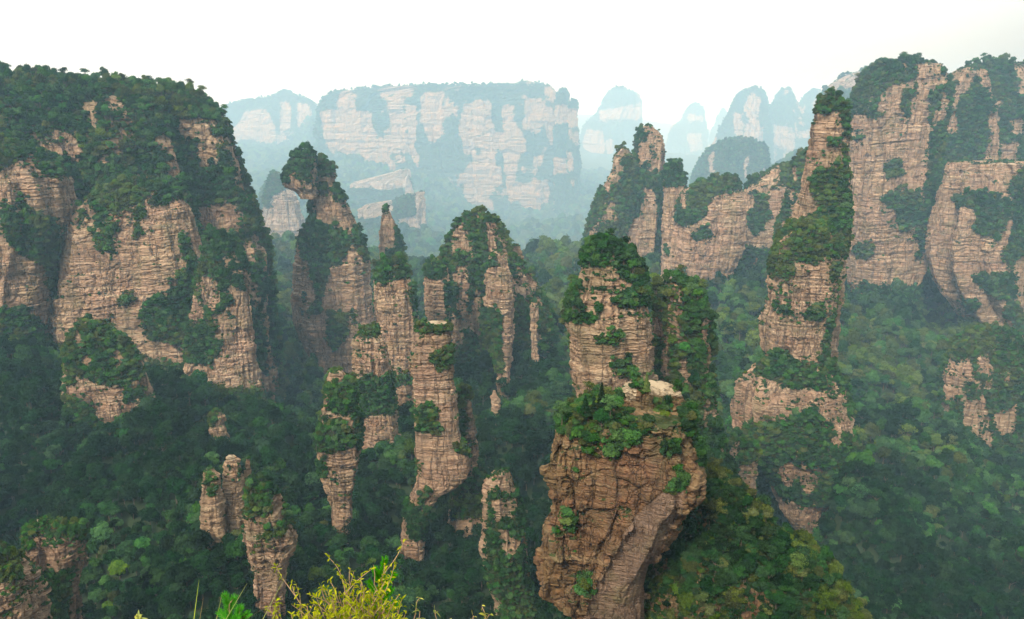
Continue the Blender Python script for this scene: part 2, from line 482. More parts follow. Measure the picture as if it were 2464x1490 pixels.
        TREES.append(dict(kind=kind, p=p + n * size * (.10 if kind == 'shrub' else .02), d=size, tone=tone, host=host, n=n))
    return mesh_np("rock", P, F, [M[mat]], F3, attrs={'moss': moss, 'pale': pm, 'slab': slab}), (P, N)

def feature(name, label, cat, nick, parts, group=None, loc=None):
    """a rock formation: one column is the thing itself, several are its parts"""
    allv = [r for p in parts for r in p[1]['rows']]
    FEATURES.append((nick, min(r[1] for r in allv), min(r[0] for r in allv), max(r[2] for r in allv), max(r[0] for r in allv), far(parts[0][1]['D'])))
    D0 = far(parts[0][1]['D'])
    x, z = pt((allv[-1][1] + allv[-1][2]) / 2, allv[-1][0], D0)
    root = bpy.data.objects.new(name, None)
    COL.objects.link(root)
    root.location = (float(x), D0, float(z))
    root.empty_display_size = 5
    tag(root, label, cat, group, 'thing')
    for pn, kw in parts:
        me, _ = column(host=nick, **kw)
        o = obj(pn, me, root)
        o.matrix_parent_inverse.identity()
        o.location = (-root.location.x, -root.location.y, -root.location.z)
    return root

FARB = dict(blk=(34, 40, 5), strata=(6, 1.6), rough=3.0, flute=.16, mat='far', ledge=.25, dens=.85)
GREYB = dict(blk=(20, 26, 3), strata=(4, 1.0), rough=1.6, flute=.14, mat='grey', ledge=.3)
MIDB = dict(blk=(10, 13, 1.7), strata=(1.9, .55), rough=.9)

# ---- the bleached-top pillar close by, with its wooded shoulder
feature("rock_pillar", "brown weathered pillar, nearest of all, with a bleached flat cap and green bushes", "rock pillar", "the bleached-cap pillar", [
    ("shaft", dict(D=112, seed=3, mat='near', dr=.75, blk=(7.0, 9.5, 1.6), strata=(.9, .13), rough=.42, flute=.14, pw=2.6, tilt=(.10, .1), crown=2.1, step=.9, jit=6, ledge=.02, chunk=.8, smooth=[([(1480, 1330), (1530, 1240), (1590, 1190), (1650, 1150), (1640, 1220), (1600, 1300), (1560, 1400), (1555, 1500), (1400, 1500), (1430, 1420)], .2), ([(1400, 1085), (1600, 1085), (1640, 1170), (1540, 1230), (1480, 1310), (1450, 1300), (1390, 1200)], .5), ([(1590, 1080), (1660, 1040), (1680, 1120), (1640, 1190), (1590, 1240), (1560, 1230)], .55)], gouge=[([(1445, 1300), (1490, 1235), (1500, 1245), (1455, 1320), (1430, 1400), (1418, 1400), (1425, 1340)], 1.3), ([(1375, 1230), (1385, 1225), (1400, 1300), (1385, 1310)], .9), ([(1545, 1400), (1565, 1340), (1580, 1345), (1558, 1500), (1540, 1500)], 1.2)],
        rows=[(985, 1385, 1640), (1010, 1345, 1652), (1040, 1330, 1662), (1062, 1316, 1668), (1130, 1311, 1692), (1165, 1318, 1688), (1190, 1322, 1655), (1250, 1312, 1632), (1300, 1303, 1604), (1335, 1297, 1585), (1350, 1288, 1575), (1400, 1292, 1560), (1420, 1308, 1558), (1450, 1345, 1556), (1490, 1388, 1556), (1700, 1440, 1540)], zb=-125,
        dome=.04, veg=[[(1375, 960), (1490, 950), (1500, 985), (1530, 1040), (1570, 1030), (1545, 1065), (1500, 1075), (1475, 1108), (1400, 1090), (1408, 1045)], [(1325, 980), (1390, 960), (1400, 1050), (1370, 1060), (1345, 1030)], [(1640, 990), (1670, 1000), (1665, 1050), (1640, 1040)], [(1585, 1080), (1625, 1060), (1630, 1090), (1600, 1105)], [(1590, 1160), (1650, 1165), (1650, 1185), (1600, 1190)], [(1390, 1380), (1420, 1385), (1425, 1430), (1400, 1430)], [(1355, 1240), (1380, 1235), (1385, 1280), (1360, 1280)], [(1680, 1085), (1705, 1095), (1705, 1125), (1680, 1120)]],
        )),
    ("cap", dict(D=114, seed=4, mat='near', dr=.7, blk=(4, 3, .8), strata=(.7, .25), rough=.5, flute=.14, crown=1.3, step=.9, jit=4, ledge=.0, dome=.04,
        rows=[(918, 1507, 1612), (924, 1497, 1628), (945, 1492, 1640), (965, 1488, 1650), (990, 1478, 1656), (1020, 1450, 1660), (1060, 1440, 1662)],
        pale=[[(1480, 900), (1530, 905), (1530, 965), (1480, 965)], [(1555, 905), (1640, 905), (1640, 955), (1560, 950)]], veg=[[(1525, 915), (1560, 915), (1560, 945), (1520, 945)], [(1575, 965), (1620, 965), (1620, 1000), (1580, 1005)], [(1622, 925), (1642, 925), (1642, 945), (1625, 945)]])),
    ("shoulder", dict(D=118, seed=5, mat='near', d='v', dr=.8, blk=(5, 5, 1.2), strata=(.9, .25), rough=.9, flute=.18, crown=2.5, step=1.1, dens=1.0, pine=.28,
        rows=[(1160, 1722, 1762), (1185, 1690, 1790), (1230, 1655, 1835), (1300, 1625, 1872), (1345, 1590, 1960), (1380, 1570, 2000), (1420, 1560, 2030), (1490, 1540, 2060), (1700, 1500, 2120)], zb=-140,
        rock=[[(1555, 1335), (1620, 1330), (1625, 1400), (1570, 1420)], [(1560, 1420), (1640, 1430), (1650, 1500), (1550, 1500)], [(1770, 1480), (1820, 1420), (1870, 1410), (1850, 1500), (1760, 1500)], [(1670, 1440), (1760, 1460), (1750, 1500), (1650, 1500)], [(1985, 1380), (2005, 1385), (1990, 1440), (1975, 1430)]],
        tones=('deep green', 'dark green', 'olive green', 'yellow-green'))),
])

# ---- the dome-topped column behind it and the green spur at its side
feature("rock_pillar", "pale banded column with a thick green dome of shrubs, behind the bleached-cap pillar", "rock pillar", "the dome-topped column", [
    ("shaft", dict(D=232, seed=11, dr=.85, pw=2.3, blk=(7, 8, 1.0), strata=(1.3, .5), rough=.5, crown=4.4, tilt=(-.03, 0), jit=8, ledge=.35,
        rows=[(582, 1440, 1480), (592, 1415, 1510), (620, 1398, 1530), (650, 1390, 1545), (690, 1378, 1556), (740, 1358, 1563), (785, 1358, 1568), (820, 1366, 1570), (880, 1372, 1575), (930, 1378, 1585), (970, 1384, 1600), (1050, 1390, 1620), (1200, 1400, 1640)],
        veg=[[(1370, 560), (1560, 560), (1580, 745), (1545, 740), (1500, 745), (1470, 735), (1510, 700), (1530, 690), (1465, 650), (1395, 640)], [(1340, 690), (1392, 680), (1402, 760), (1440, 770), (1420, 780), (1350, 780)], [(1570, 740), (1600, 740), (1620, 1000), (1560, 1000), (1590, 930)], [(1440, 810), (1500, 800), (1490, 830), (1440, 830)], [(1470, 870), (1520, 860), (1530, 900), (1480, 900)]])),
    ("spur", dict(D=252, seed=12, d='v', dr=.8, crown=4.8, ledge=.8, flute=.2, jit=8,
        rows=[(672, 1600, 1655), (700, 1578, 1688), (760, 1570, 1712), (830, 1566, 1712), (900, 1560, 1712), (960, 1560, 1722), (1050, 1580, 1740), (1250, 1600, 1760)],
        rock=[[(1690, 745), (1712, 750), (1712, 905), (1690, 910)], [(1632, 870), (1658, 860), (1662, 935), (1636, 930)], [(1680, 960), (1735, 960), (1730, 1020), (1690, 1030)]])),
])

# ---- the hollow-necked pinnacle
feature("rock_pillar", "pink pinnacle with a bushy overhanging head on a narrow neck, before the far cliffs", "rock pillar", "the overhanging-headed pinnacle", [
    ("shaft", dict(D=478, seed=21, dr=.8, crown=6.4, ledge=.4, jit=10, **MIDB,
        rows=[(385, 752, 790), (400, 750, 802), (440, 748, 806), (475, 752, 826), (520, 750, 846), (555, 735, 862), (600, 715, 880), (640, 708, 890), (700, 708, 897), (760, 712, 902), (800, 722, 905), (830, 735, 908), (870, 755, 915), (960, 760, 930)],
        veg=[[(700, 520), (740, 480), (760, 530), (830, 560), (845, 590), (820, 640), (790, 640), (770, 760), (735, 760), (745, 640), (700, 590)], [(850, 540), (885, 570), (880, 630), (850, 600)], [(755, 375), (800, 380), (800, 420), (770, 430)], [(755, 450), (785, 445), (785, 465), (755, 470)], [(800, 450), (835, 455), (830, 480), (805, 480)], [(790, 760), (850, 750), (850, 800), (800, 850), (790, 800)]])),
    ("head", dict(D=470, seed=22, d='v', dr=.8, crown=6.4, **MIDB, zb=-68, dome=.15,
        rows=[(362, 712, 750), (372, 703, 760), (400, 694, 762), (425, 684, 762), (445, 680, 762), (452, 690, 762), (462, 712, 762), (475, 724, 764), (500, 729, 770), (530, 732, 780)],
        rock=[[(675, 440), (745, 440), (780, 445), (780, 540), (700, 540)]])),
])
feature("rock_pillar", "grey bare-faced crag showing through behind the neck of the overhanging pinnacle", "rock pillar", "the grey crag", [
    ("shaft", dict(D=800, seed=23, **GREYB, dr=.7, crown=8, rows=[(418, 650, 668), (440, 640, 690), (470, 632, 712), (500, 628, 718), (560, 622, 735), (620, 625, 740), (720, 640, 745)], d='r',
        veg=[[(600, 400), (700, 400), (700, 455), (660, 470), (650, 500), (625, 520), (600, 500)]]))])
feature("rock_pillar", "slim finger of rock with a tuft of shrubs on its tip, between two larger pillars", "rock pillar", "the slim finger", [
    ("shaft", dict(D=505, seed=25, dr=.9, crown=5.5, ledge=.5, jit=8, **MIDB,
        rows=[(498, 920, 936), (512, 917, 945), (540, 915, 952), (580, 914, 965), (620, 912, 975), (680, 905, 990), (760, 900, 1010)],
        veg=[[(905, 480), (950, 485), (945, 512), (912, 512)], [(950, 530), (985, 590), (980, 640), (950, 600)], [(930, 600), (950, 600), (950, 625), (930, 625)]]))])
feature("rock_pillar", "reddish pillar with a brushy cap and a broad rounded foot, beside the flat-topped slab", "rock pillar", "the brush-capped pillar", [
    ("shaft", dict(D=385, seed=27, dr=.8, crown=4.8, jit=8, **MIDB,
        rows=[(622, 925, 970), (640, 905, 982), (680, 902, 992), (740, 904, 1000), (800, 910, 1003), (860, 905, 1010), (920, 900, 1015), (1000, 900, 1020)],
        veg=[[(890, 600), (1000, 600), (1000, 660), (960, 670), (930, 680), (895, 675)], [(985, 680), (1010, 690), (1010, 780), (992, 760)], [(900, 860), (980, 880), (1000, 930), (900, 930)]])),
    ("foot", dict(D=355, seed=28, dr=.8, crown=3.6, ledge=.8, jit=8, **MIDB,
        rows=[(788, 872, 908), (802, 855, 920), (830, 845, 932), (870, 842, 938), (920, 850, 945), (980, 862, 955), (1060, 870, 960)],
        veg=[[(860, 780), (915, 780), (910, 810), (870, 815)], [(850, 910), (950, 900), (950, 1000), (850, 1000)]]))])
feature("rock_crag", "castle-like green crag of clustered turrets in the middle of the gorge", "rock crag", "the turreted crag", [
    ("keep", dict(D=425, seed=31, d='v', dr=.55, crown=5.0, flute=.22, ledge=.9, jit=10, dens=.95, **{**MIDB, 'blk': (9, 12, 2.6)},
        rows=[(518, 1115, 1185), (535, 1092, 1205), (560, 1085, 1212), (600, 1072, 1225), (650, 1062, 1270), (700, 1050, 1300), (760, 1050, 1325), (820, 1050, 1342), (900, 1060, 1355), (1000, 1080, 1370), (1100, 1100, 1385), (1200, 1120, 1390)],
        rock=[[(1082, 560), (1120, 530), (1125, 610), (1085, 620)], [(1168, 535), (1200, 530), (1205, 600), (1175, 610)], [(1090, 640), (1130, 640), (1128, 760), (1100, 760)], [(1240, 640), (1262, 640), (1262, 700), (1242, 700)], [(1122, 560), (1140, 580), (1138, 630), (1122, 620)], [(1140, 700), (1160, 700), (1158, 800), (1140, 800)], [(1205, 560), (1222, 580), (1222, 640), (1206, 640)], [(1180, 950), (1195, 950), (1200, 1060), (1185, 1060)], [(1275, 800), (1300, 800), (1295, 850), (1275, 850)], [(1200, 820), (1230, 810), (1225, 900), (1200, 890)]])),
    ("turret", dict(D=405, seed=32, dr=.9, crown=4.6, jit=6, **MIDB, rows=[(625, 1035, 1062), (640, 1022, 1078), (680, 1018, 1085), (720, 1020, 1085), (760, 1024, 1082), (800, 1030, 1080), (880, 1035, 1085)],
        veg=[[(1010, 632), (1090, 625), (1090, 668), (1050, 675), (1015, 662)], [(1068, 690), (1095, 680), (1095, 860), (1072, 850)], [(1020, 775), (1090, 770), (1090, 900), (1020, 900)]])),
    ("turret", dict(D=408, seed=33, dr=.9, crown=4.2, jit=6, **MIDB, rows=[(600, 1185, 1210), (620, 1175, 1222), (660, 1166, 1232), (700, 1165, 1236), (740, 1168, 1236), (780, 1185, 1238), (860, 1190, 1235), (900, 1195, 1230)],
        veg=[[(1165, 590), (1200, 595), (1195, 640), (1160, 650)], [(1160, 745), (1205, 750), (1212, 900), (1160, 900)]])),
    ("turret", dict(D=432, seed=34, dr=.9, crown=4.2, jit=5, **MIDB, rows=[(592, 1232, 1252), (605, 1226, 1260), (640, 1224, 1262), (690, 1222, 1268), (740, 1220, 1275)], veg=[[(1215, 610), (1240, 610), (1235, 720), (1215, 720)], [(1210, 660), (1280, 655), (1280, 760), (1210, 760)]])),
    ("turret", dict(D=410, seed=35, dr=.9, crown=3.4, jit=4, **MIDB, rows=[(728, 1276, 1293), (740, 1273, 1296), (770, 1275, 1294), (800, 1276, 1292), (850, 1275, 1296)])),
    ("turret", dict(D=424, seed=36, dr=.9, crown=3.4, jit=4, **MIDB, rows=[(508, 1148, 1156), (518, 1144, 1160), (545, 1143, 1162), (580, 1140, 1165)])),
])
feature("rock_pillar", "flat-topped slab pillar with pale stones along its rim and a darker weathered block above", "rock pillar", "the flat-topped slab", [
    ("shaft", dict(D=272, seed=41, dr=.65, pw=3.6, crown=3.2, ledge=.5, jit=7, blk=(8, 10, 1.0), strata=(1.2, .35), rough=.5, dome=.02, flute=.07,
        rows=[(778, 1002, 1082), (790, 994, 1086), (840, 986, 1090), (872, 983, 1092), (880, 990, 1093), (940, 996, 1098), (1000, 998, 1102), (1060, 998, 1112), (1100, 1000, 1130), (1130, 1004, 1136), (1160, 1000, 1110), (1190, 985, 1060), (1230, 970, 1030), (1290, 962, 1020), (1360, 955, 1020)],
        veg=[[(1000, 790), (1085, 785), (1090, 800), (1010, 806)], [(1040, 850), (1085, 830), (1088, 875), (1060, 895), (1045, 880)], [(995, 985), (1030, 965), (1055, 990), (1045, 1020), (1068, 1030), (1060, 1050), (1000, 1040)], [(1090, 1080), (1140, 1060), (1145, 1100), (1100, 1095)], [(960, 1210), (1040, 1180), (1040, 1300), (990, 1300)], [(960, 1100), (1010, 1110), (1010, 1150), (960, 1150)]],
        pale=[[(998, 768), (1022, 768), (1022, 781), (998, 781)], [(1062, 775), (1090, 775), (1090, 792), (1066, 792)], [(1028, 770), (1055, 772), (1055, 783), (1028, 783)]])),
    ("wing", dict(D=292, seed=42, dr=.8, crown=3.8, jit=7, **MIDB, rows=[(925, 1104, 1122), (945, 1098, 1134), (1000, 1098, 1138), (1050, 1100, 1142), (1100, 1100, 1150), (1160, 1100, 1165), (1240, 1080, 1180)],
        veg=[[(1090, 915), (1140, 915), (1140, 950), (1115, 970), (1110, 1010), (1130, 1020), (1125, 1060), (1090, 1050)], [(1090, 1110), (1180, 1100), (1180, 1250), (1090, 1250)]]))])
feature("rock_pillar", "short pink pillar with a shrubby waist and ragged crown, standing before the slab", "rock pillar", "the shrub-waisted pillar", [
    ("shaft", dict(D=258, seed=45, dr=.85, crown=3.8, ledge=.7, jit=7, blk=(7, 9, 1.2), strata=(1.3, .45), rough=.7,
        rows=[(893, 795, 818), (905, 785, 830), (925, 784, 855), (970, 780, 862), (1020, 770, 868), (1060, 762, 870), (1095, 765, 868), (1140, 775, 858), (1180, 785, 852), (1215, 795, 848), (1290, 805, 850)],
        veg=[[(785, 930), (850, 915), (858, 990), (830, 1000), (795, 990)], [(755, 1020), (830, 1015), (850, 1075), (800, 1092), (755, 1085)], [(845, 990), (875, 1000), (875, 1080), (852, 1070)], [(755, 1110), (785, 1110), (790, 1150), (760, 1150)]]))])
feature("rock_stub", "ruined cluster of thin jagged rock stubs poking out of the lower forest", "rock outcrop", "the jagged stubs", [
    ("spire", dict(D=208, seed=51, dr=.9, crown=2.6, ledge=.5, jit=4, blk=(3.5, 6, .9), strata=(.9, .3), rough=.5, rows=[(1098, 545, 560), (1110, 540, 575), (1150, 536, 582), (1200, 538, 585), (1260, 540, 590)], veg=[[(550, 1120), (575, 1115), (575, 1160), (556, 1160)]], pale=[[(535, 1090), (565, 1090), (565, 1108), (535, 1108)]])),
    ("spire", dict(D=202, seed=52, dr=.9, crown=2.6, ledge=.5, jit=4, blk=(3.5, 6, .9), strata=(.9, .3), rough=.5, rows=[(1130, 498, 512), (1145, 490, 530), (1190, 485, 535), (1230, 484, 540), (1290, 484, 545)], veg=[[(495, 1160), (520, 1150), (520, 1190), (500, 1195)]])),
    ("spire", dict(D=212, seed=53, dr=.9, crown=2.6, jit=4, blk=(3.5, 6, .9), strata=(.9, .3), rough=.5, rows=[(1104, 594, 601), (1120, 590, 604), (1160, 580, 606), (1230, 575, 610)]))])
feature("rock_pillar", "lower pillar with a white-tipped mossy crown and a bare pink lower face", "rock pillar", "the white-tipped stump", [
    ("shaft", dict(D=190, seed=55, dr=.85, crown=3.0, ledge=.6, jit=7, blk=(6, 7, 1.1), strata=(1.1, .4), rough=.6,
        rows=[(1150, 612, 632), (1165, 600, 645), (1195, 592, 668), (1235, 586, 684), (1270, 586, 690), (1300, 590, 706), (1335, 602, 702), (1350, 610, 690), (1400, 612, 682), (1450, 614, 680), (1560, 620, 690)],
        veg=[[(580, 1150), (650, 1145), (672, 1180), (650, 1200), (645, 1240), (600, 1250), (580, 1220)], [(680, 1200), (720, 1260), (715, 1290), (685, 1270)], [(640, 1270), (690, 1265), (680, 1290), (640, 1300)]], pale=[[(608, 1140), (636, 1140), (636, 1162), (608, 1162)]]))])
feature("rock_pillar", "narrow grey-brown pillar with a flat notched head, low in the dark gorge", "rock pillar", "the notched narrow pillar", [
    ("shaft", dict(D=222, seed=57, dr=.85, crown=2.9, ledge=.5, jit=7, blk=(6, 8, 1.1), strata=(1.1, .4), rough=.6, d='v', dens=.7,
        rows=[(1136, 1190, 1228), (1150, 1172, 1236), (1162, 1157, 1240), (1175, 1160, 1242), (1230, 1160, 1256), (1290, 1156, 1266), (1330, 1156, 1268), (1370, 1170, 1272), (1420, 1182, 1285), (1490, 1192, 1300), (1600, 1200, 1320)],
        rock=[[(1150, 1130), (1240, 1130), (1242, 1195), (1175, 1180), (1168, 1400), (1200, 1450), (1190, 1490), (1150, 1400)], [(1180, 1200), (1250, 1200), (1240, 1240), (1190, 1260)], [(1200, 1270), (1225, 1275), (1220, 1310), (1200, 1300)]]))])
feature("rock_pillar", "dim brown rock buttress in the lowest corner, wrapped in dark trees", "rock outcrop", "the corner buttress", [
    ("shaft", dict(D=158, seed=61, dr=.8, crown=2.6, ledge=.8, jit=7, blk=(6, 7, 1.2), strata=(1.1, .4), rough=.7, rows=[(1335, -60, 20), (1350, -100, 40), (1390, -120, 68), (1440, -120, 86), (1490, -120, 92), (1600, -120, 100)],
        veg=[[(-100, 1320), (50, 1330), (60, 1390), (20, 1400), (-100, 1420)]]))])
feature("rock_pillar", "sloping brown outcrop with a pale ledge stone, beside the corner buttress", "rock outcrop", "the pale-ledge outcrop", [
    ("shaft", dict(D=182, seed=62, dr=.8, crown=2.8, ledge=.8, jit=7, blk=(6, 7, 1.2), strata=(1.1, .4), rough=.7, rows=[(1262, 75, 110), (1275, 62, 200), (1330, 70, 210), (1400, 100, 190), (1490, 110, 190), (1600, 120, 190)], tilt=(-.2, 0),
        veg=[[(60, 1270), (230, 1265), (220, 1300), (130, 1290), (60, 1330)], [(100, 1380), (170, 1370), (160, 1490), (100, 1490)]], pale=[[(60, 1250), (100, 1250), (98, 1272), (62, 1275)]]))])

# ---- the broad cliff on the one side of the gorge
feature("cliff", "broad stepped cliff of banded pink rock with a thickly wooded top, filling one whole side", "cliff", "the broad banded cliff", [
    ("plateau", dict(D=438, seed=71, d='v', dr=.42, crown=7.2, flute=.10, step=1.25, jit=14, dens=1.05, ledge=.6, **{**MIDB, 'blk': (14, 18, 2.6)}, pine=.05, dome=.02,
        rows=[(180, -420, 90), (190, -440, 200), (200, -440, 330), (214, -440, 425), (236, -440, 480), (275, -440, 526), (312, -440, 548), (410, -430, 575), (490, -430, 598), (560, -420, 620), (620, -420, 640), (700, -400, 642), (850, -400, 652), (960, -400, 665)],
        rock=[[(528, 330), (552, 330), (580, 420), (602, 490), (588, 500), (560, 420), (540, 380)], [(415, 285), (520, 285), (505, 335), (430, 335)], [(470, 505), (560, 490), (578, 565), (485, 575)], [(250, 290), (285, 295), (268, 325)], [(398, 388), (440, 392), (440, 432), (408, 432)], [(470, 360), (530, 370), (525, 410), (470, 405)], [(130, 320), (180, 318), (205, 400), (160, 400)], [(600, 640), (625, 700), (615, 760), (595, 720)]])),
    ("buttress", dict(D=398, seed=72, dr=.32, crown=5.6, step=1.15, pw=3.4, jit=12, ledge=.5, **MIDB, tilt=(-.16, 0),
        rows=[(452, 270, 400), (462, 215, 430), (500, 190, 455), (560, 146, 470), (640, 138, 492), (700, 132, 496), (760, 122, 500), (800, 128, 510), (850, 150, 522), (900, 168, 540), (960, 180, 560), (1060, 190, 570)],
        veg=[[(200, 430), (440, 430), (450, 470), (400, 490), (300, 500), (270, 570), (280, 620), (250, 610), (205, 560), (190, 500)], [(440, 560), (470, 640), (450, 640), (430, 590)], [(330, 760), (370, 720), (420, 690), (500, 690), (545, 720), (520, 800), (470, 810), (430, 830), (360, 815)], [(280, 720), (322, 712), (330, 728), (285, 738)], [(420, 660), (480, 640), (500, 700), (430, 700)], [(340, 870), (460, 880), (560, 900), (560, 1070), (300, 1070)], [(175, 800), (260, 780), (330, 850), (340, 1000), (190, 900)], [(300, 510), (350, 500), (360, 560), (330, 580)]])),
    ("buttress", dict(D=345, seed=73, dr=.5, crown=4.6, step=1.1, jit=10, ledge=.8, **MIDB, tilt=(-.12, 0),
        rows=[(778, 185, 235), (800, 170, 280), (850, 160, 325), (900, 158, 350), (950, 158, 366), (1000, 165, 376), (1040, 175, 378), (1120, 180, 380)],
        veg=[[(150, 770), (300, 770), (330, 870), (345, 905), (290, 930), (240, 925), (200, 905), (160, 930)], [(150, 950), (220, 975), (240, 1010), (330, 1040), (330, 1130), (150, 1130)], [(285, 945), (340, 930), (350, 950), (300, 970)]])),
    ("buttress", dict(D=392, seed=74, dr=.5, crown=5.2, step=1.1, jit=10, ledge=.7, **MIDB, tilt=(-.15, 0),
        rows=[(560, 500, 545), (600, 490, 575), (640, 480, 595), (700, 470, 604), (760, 462, 606), (850, 450, 616), (900, 445, 626), (940, 440, 634), (1000, 440, 642), (1080, 440, 650)],
        veg=[[(470, 550), (590, 550), (605, 640), (560, 650), (545, 700), (560, 740), (500, 760), (470, 700)], [(560, 660), (590, 670), (585, 690), (560, 690)], [(440, 780), (510, 770), (530, 850), (500, 880), (440, 870)], [(440, 910), (500, 935), (640, 940), (640, 1100), (440, 1100)]])),
    ("buttress", dict(D=396, seed=75, dr=.6, crown=5.6, step=1.2, jit=12, ledge=.7, **MIDB,
        rows=[(345, -200, 50), (380, -220, 110), (430, -220, 150), (520, -220, 165), (600, -220, 150), (660, -220, 138), (740, -220, 128), (820, -220, 130), (920, -220, 140)],
        veg=[[(-150, 330), (130, 340), (60, 380), (0, 410), (-150, 450)], [(0, 490), (60, 480), (80, 520), (140, 540), (150, 660), (60, 620), (0, 560)], [(80, 380), (160, 370), (190, 420), (110, 430)], [(110, 640), (160, 640), (150, 740), (120, 720)], [(-100, 750), (60, 740), (110, 800), (140, 900), (-100, 920)]])),
])
# ---- the tapering spur
feature("rock_pillar", "tall tapering spur with a green topknot, leaning against the twin-slab cliff", "rock pillar", "the tapering spur", [
    ("spire", dict(D=392, seed=81, dr=.9, crown=5.4, jit=9, ledge=.5, **MIDB,
        rows=[(232, 1990, 2012), (240, 1978, 2028), (265, 1966, 2036), (300, 1958, 2037), (350, 1950, 2036), (430, 1936, 2036), (510, 1922, 2040), (545, 1910, 2040), (600, 1890, 2032), (660, 1880, 2024), (760, 1870, 2015)],
        veg=[[(1960, 215), (2045, 215), (2042, 275), (2000, 270), (1955, 275)], [(1955, 415), (2040, 400), (2045, 510), (1980, 500), (1955, 460)], [(1975, 505), (2045, 500), (2045, 620), (1975, 620), (1950, 560)], [(1990, 335), (2025, 335), (2022, 350), (1990, 350)], [(2025, 270), (2042, 270), (2042, 400), (2032, 400)], [(1900, 540), (1960, 530), (1975, 640), (1880, 640)]])),
    ("base", dict(D=372, seed=82, dr=.75, crown=5.2, jit=9, ledge=.6, **{**MIDB, 'blk': (11, 14, 2.0)},
        rows=[(545, 1890, 1990), (580, 1860, 2020), (640, 1850, 2020), (680, 1846, 2012), (720, 1848, 2010), (770, 1830, 2002), (800, 1826, 1996), (860, 1838, 1990), (900, 1800, 2010), (930, 1772, 2030), (980, 1760, 2046), (1040, 1768, 2052), (1090, 1800, 2050), (1140, 1840, 2040), (1190, 1862, 2010), (1230, 1880, 1992), (1265, 1900, 1975), (1285, 1925, 1962), (1400, 1930, 1960)],
        veg=[[(1840, 530), (2040, 530), (2030, 620), (1985, 625), (1950, 640), (1910, 630), (1905, 690), (1860, 680)], [(1860, 690), (1910, 690), (1905, 720), (1985, 730), (2010, 700), (2000, 770), (1930, 770), (1870, 750)], [(2000, 640), (2030, 640), (2020, 900), (1975, 900), (1985, 800)], [(1830, 860), (1880, 845), (1930, 880), (1985, 870), (2050, 880), (2040, 935), (1960, 945), (1890, 930), (1820, 900)], [(1795, 1020), (1900, 1010), (1960, 990), (2000, 1040), (2060, 1060), (2050, 1150), (2000, 1210), (1930, 1220), (1880, 1190), (1800, 1100)], [(2030, 900), (2060, 950), (2060, 1010), (2040, 1000)]])),
])
feature("cliff", "tall cliff of twin bare slabs split by a dark wooded gully", "cliff", "the twin-slab cliff", [
    ("slab", dict(D=585, seed=85, dr=.55, crown=7.2, pw=3.2, jit=11, ledge=.35, **{**MIDB, 'blk': (15, 20, 2.2)}, tilt=(-.05, 0), pine=.05, dome=.06, flute=.15,
        rows=[(148, 2130, 2250), (158, 2100, 2266), (185, 2072, 2276), (220, 2056, 2280), (270, 2044, 2272), (340, 2038, 2262), (420, 2038, 2254), (500, 2036, 2246), (580, 2036, 2236), (640, 2040, 2225), (690, 2045, 2205), (780, 2050, 2200)],
        veg=[[(2040, 130), (2300, 130), (2285, 190), (2255, 200), (2200, 190), (2130, 205), (2150, 250), (2110, 290), (2060, 265), (2040, 290)], [(2172, 225), (2195, 200), (2190, 260), (2165, 340), (2170, 400), (2150, 420), (2150, 330)], [(2105, 400), (2160, 380), (2172, 420), (2130, 430)], [(2100, 480), (2150, 455), (2215, 465), (2215, 540), (2160, 560), (2120, 530)], [(2236, 200), (2300, 200), (2270, 420), (2215, 640), (2195, 600), (2235, 400)], [(2055, 590), (2100, 590), (2100, 620), (2060, 620)], [(2040, 325), (2080, 325), (2080, 335), (2040, 335)], [(2040, 680), (2220, 690), (2220, 800), (2040, 800)]])),
    ("gully", dict(D=640, seed=86, d='v', dr=.5, crown=7.4, jit=10, **MIDB, pine=.08,
        rows=[(165, 2300, 2370), (190, 2275, 2385), (240, 2262, 2390), (320, 2255, 2400), (420, 2245, 2400), (520, 2230, 2380), (640, 2200, 2360), (760, 2180, 2360)])),
    ("slab", dict(D=560, seed=87, dr=.42, crown=6.8, jit=11, pw=3.4, ledge=.4, **{**MIDB, 'blk': (15, 20, 2.2)}, tilt=(-.05, 0),
        dome=.02, flute=.17, rows=[(392, 2288, 2560), (402, 2276, 2600), (440, 2268, 2640), (500, 2252, 2700), (560, 2240, 2700), (620, 2236, 2700), (680, 2250, 2700), (720, 2275, 2700), (780, 2330, 2700), (830, 2370, 2700), (940, 2400, 2700)],
        veg=[[(2280, 480), (2400, 455), (2440, 500), (2400, 580), (2340, 560), (2330, 530)], [(2430, 440), (2470, 400), (2480, 600), (2440, 640), (2410, 620), (2440, 540)], [(2330, 660), (2440, 650), (2440, 720), (2400, 720)], [(2310, 725), (2350, 715), (2350, 750), (2320, 755)], [(2420, 700), (2470, 690), (2480, 950), (2420, 950)], [(2240, 700), (2340, 780), (2400, 830), (2400, 950), (2240, 950)]])),
    ("plateau", dict(D=655, seed=88, d='v', dr=.4, crown=8.4, jit=10, step=1.3, **{**MIDB, 'blk': (16, 20, 2.4)}, pine=.05, dome=.02,
        rows=[(148, 2380, 2500), (155, 2330, 2720), (190, 2310, 2800), (260, 2290, 2850), (340, 2270, 2850), (440, 2250, 2850), (560, 2240, 2850)],
        rock=[[(2375, 235), (2405, 230), (2405, 300), (2380, 300)], [(2430, 290), (2462, 290), (2462, 320), (2435, 325)], [(2410, 345), (2450, 340), (2450, 395), (2405, 380)]])),
])
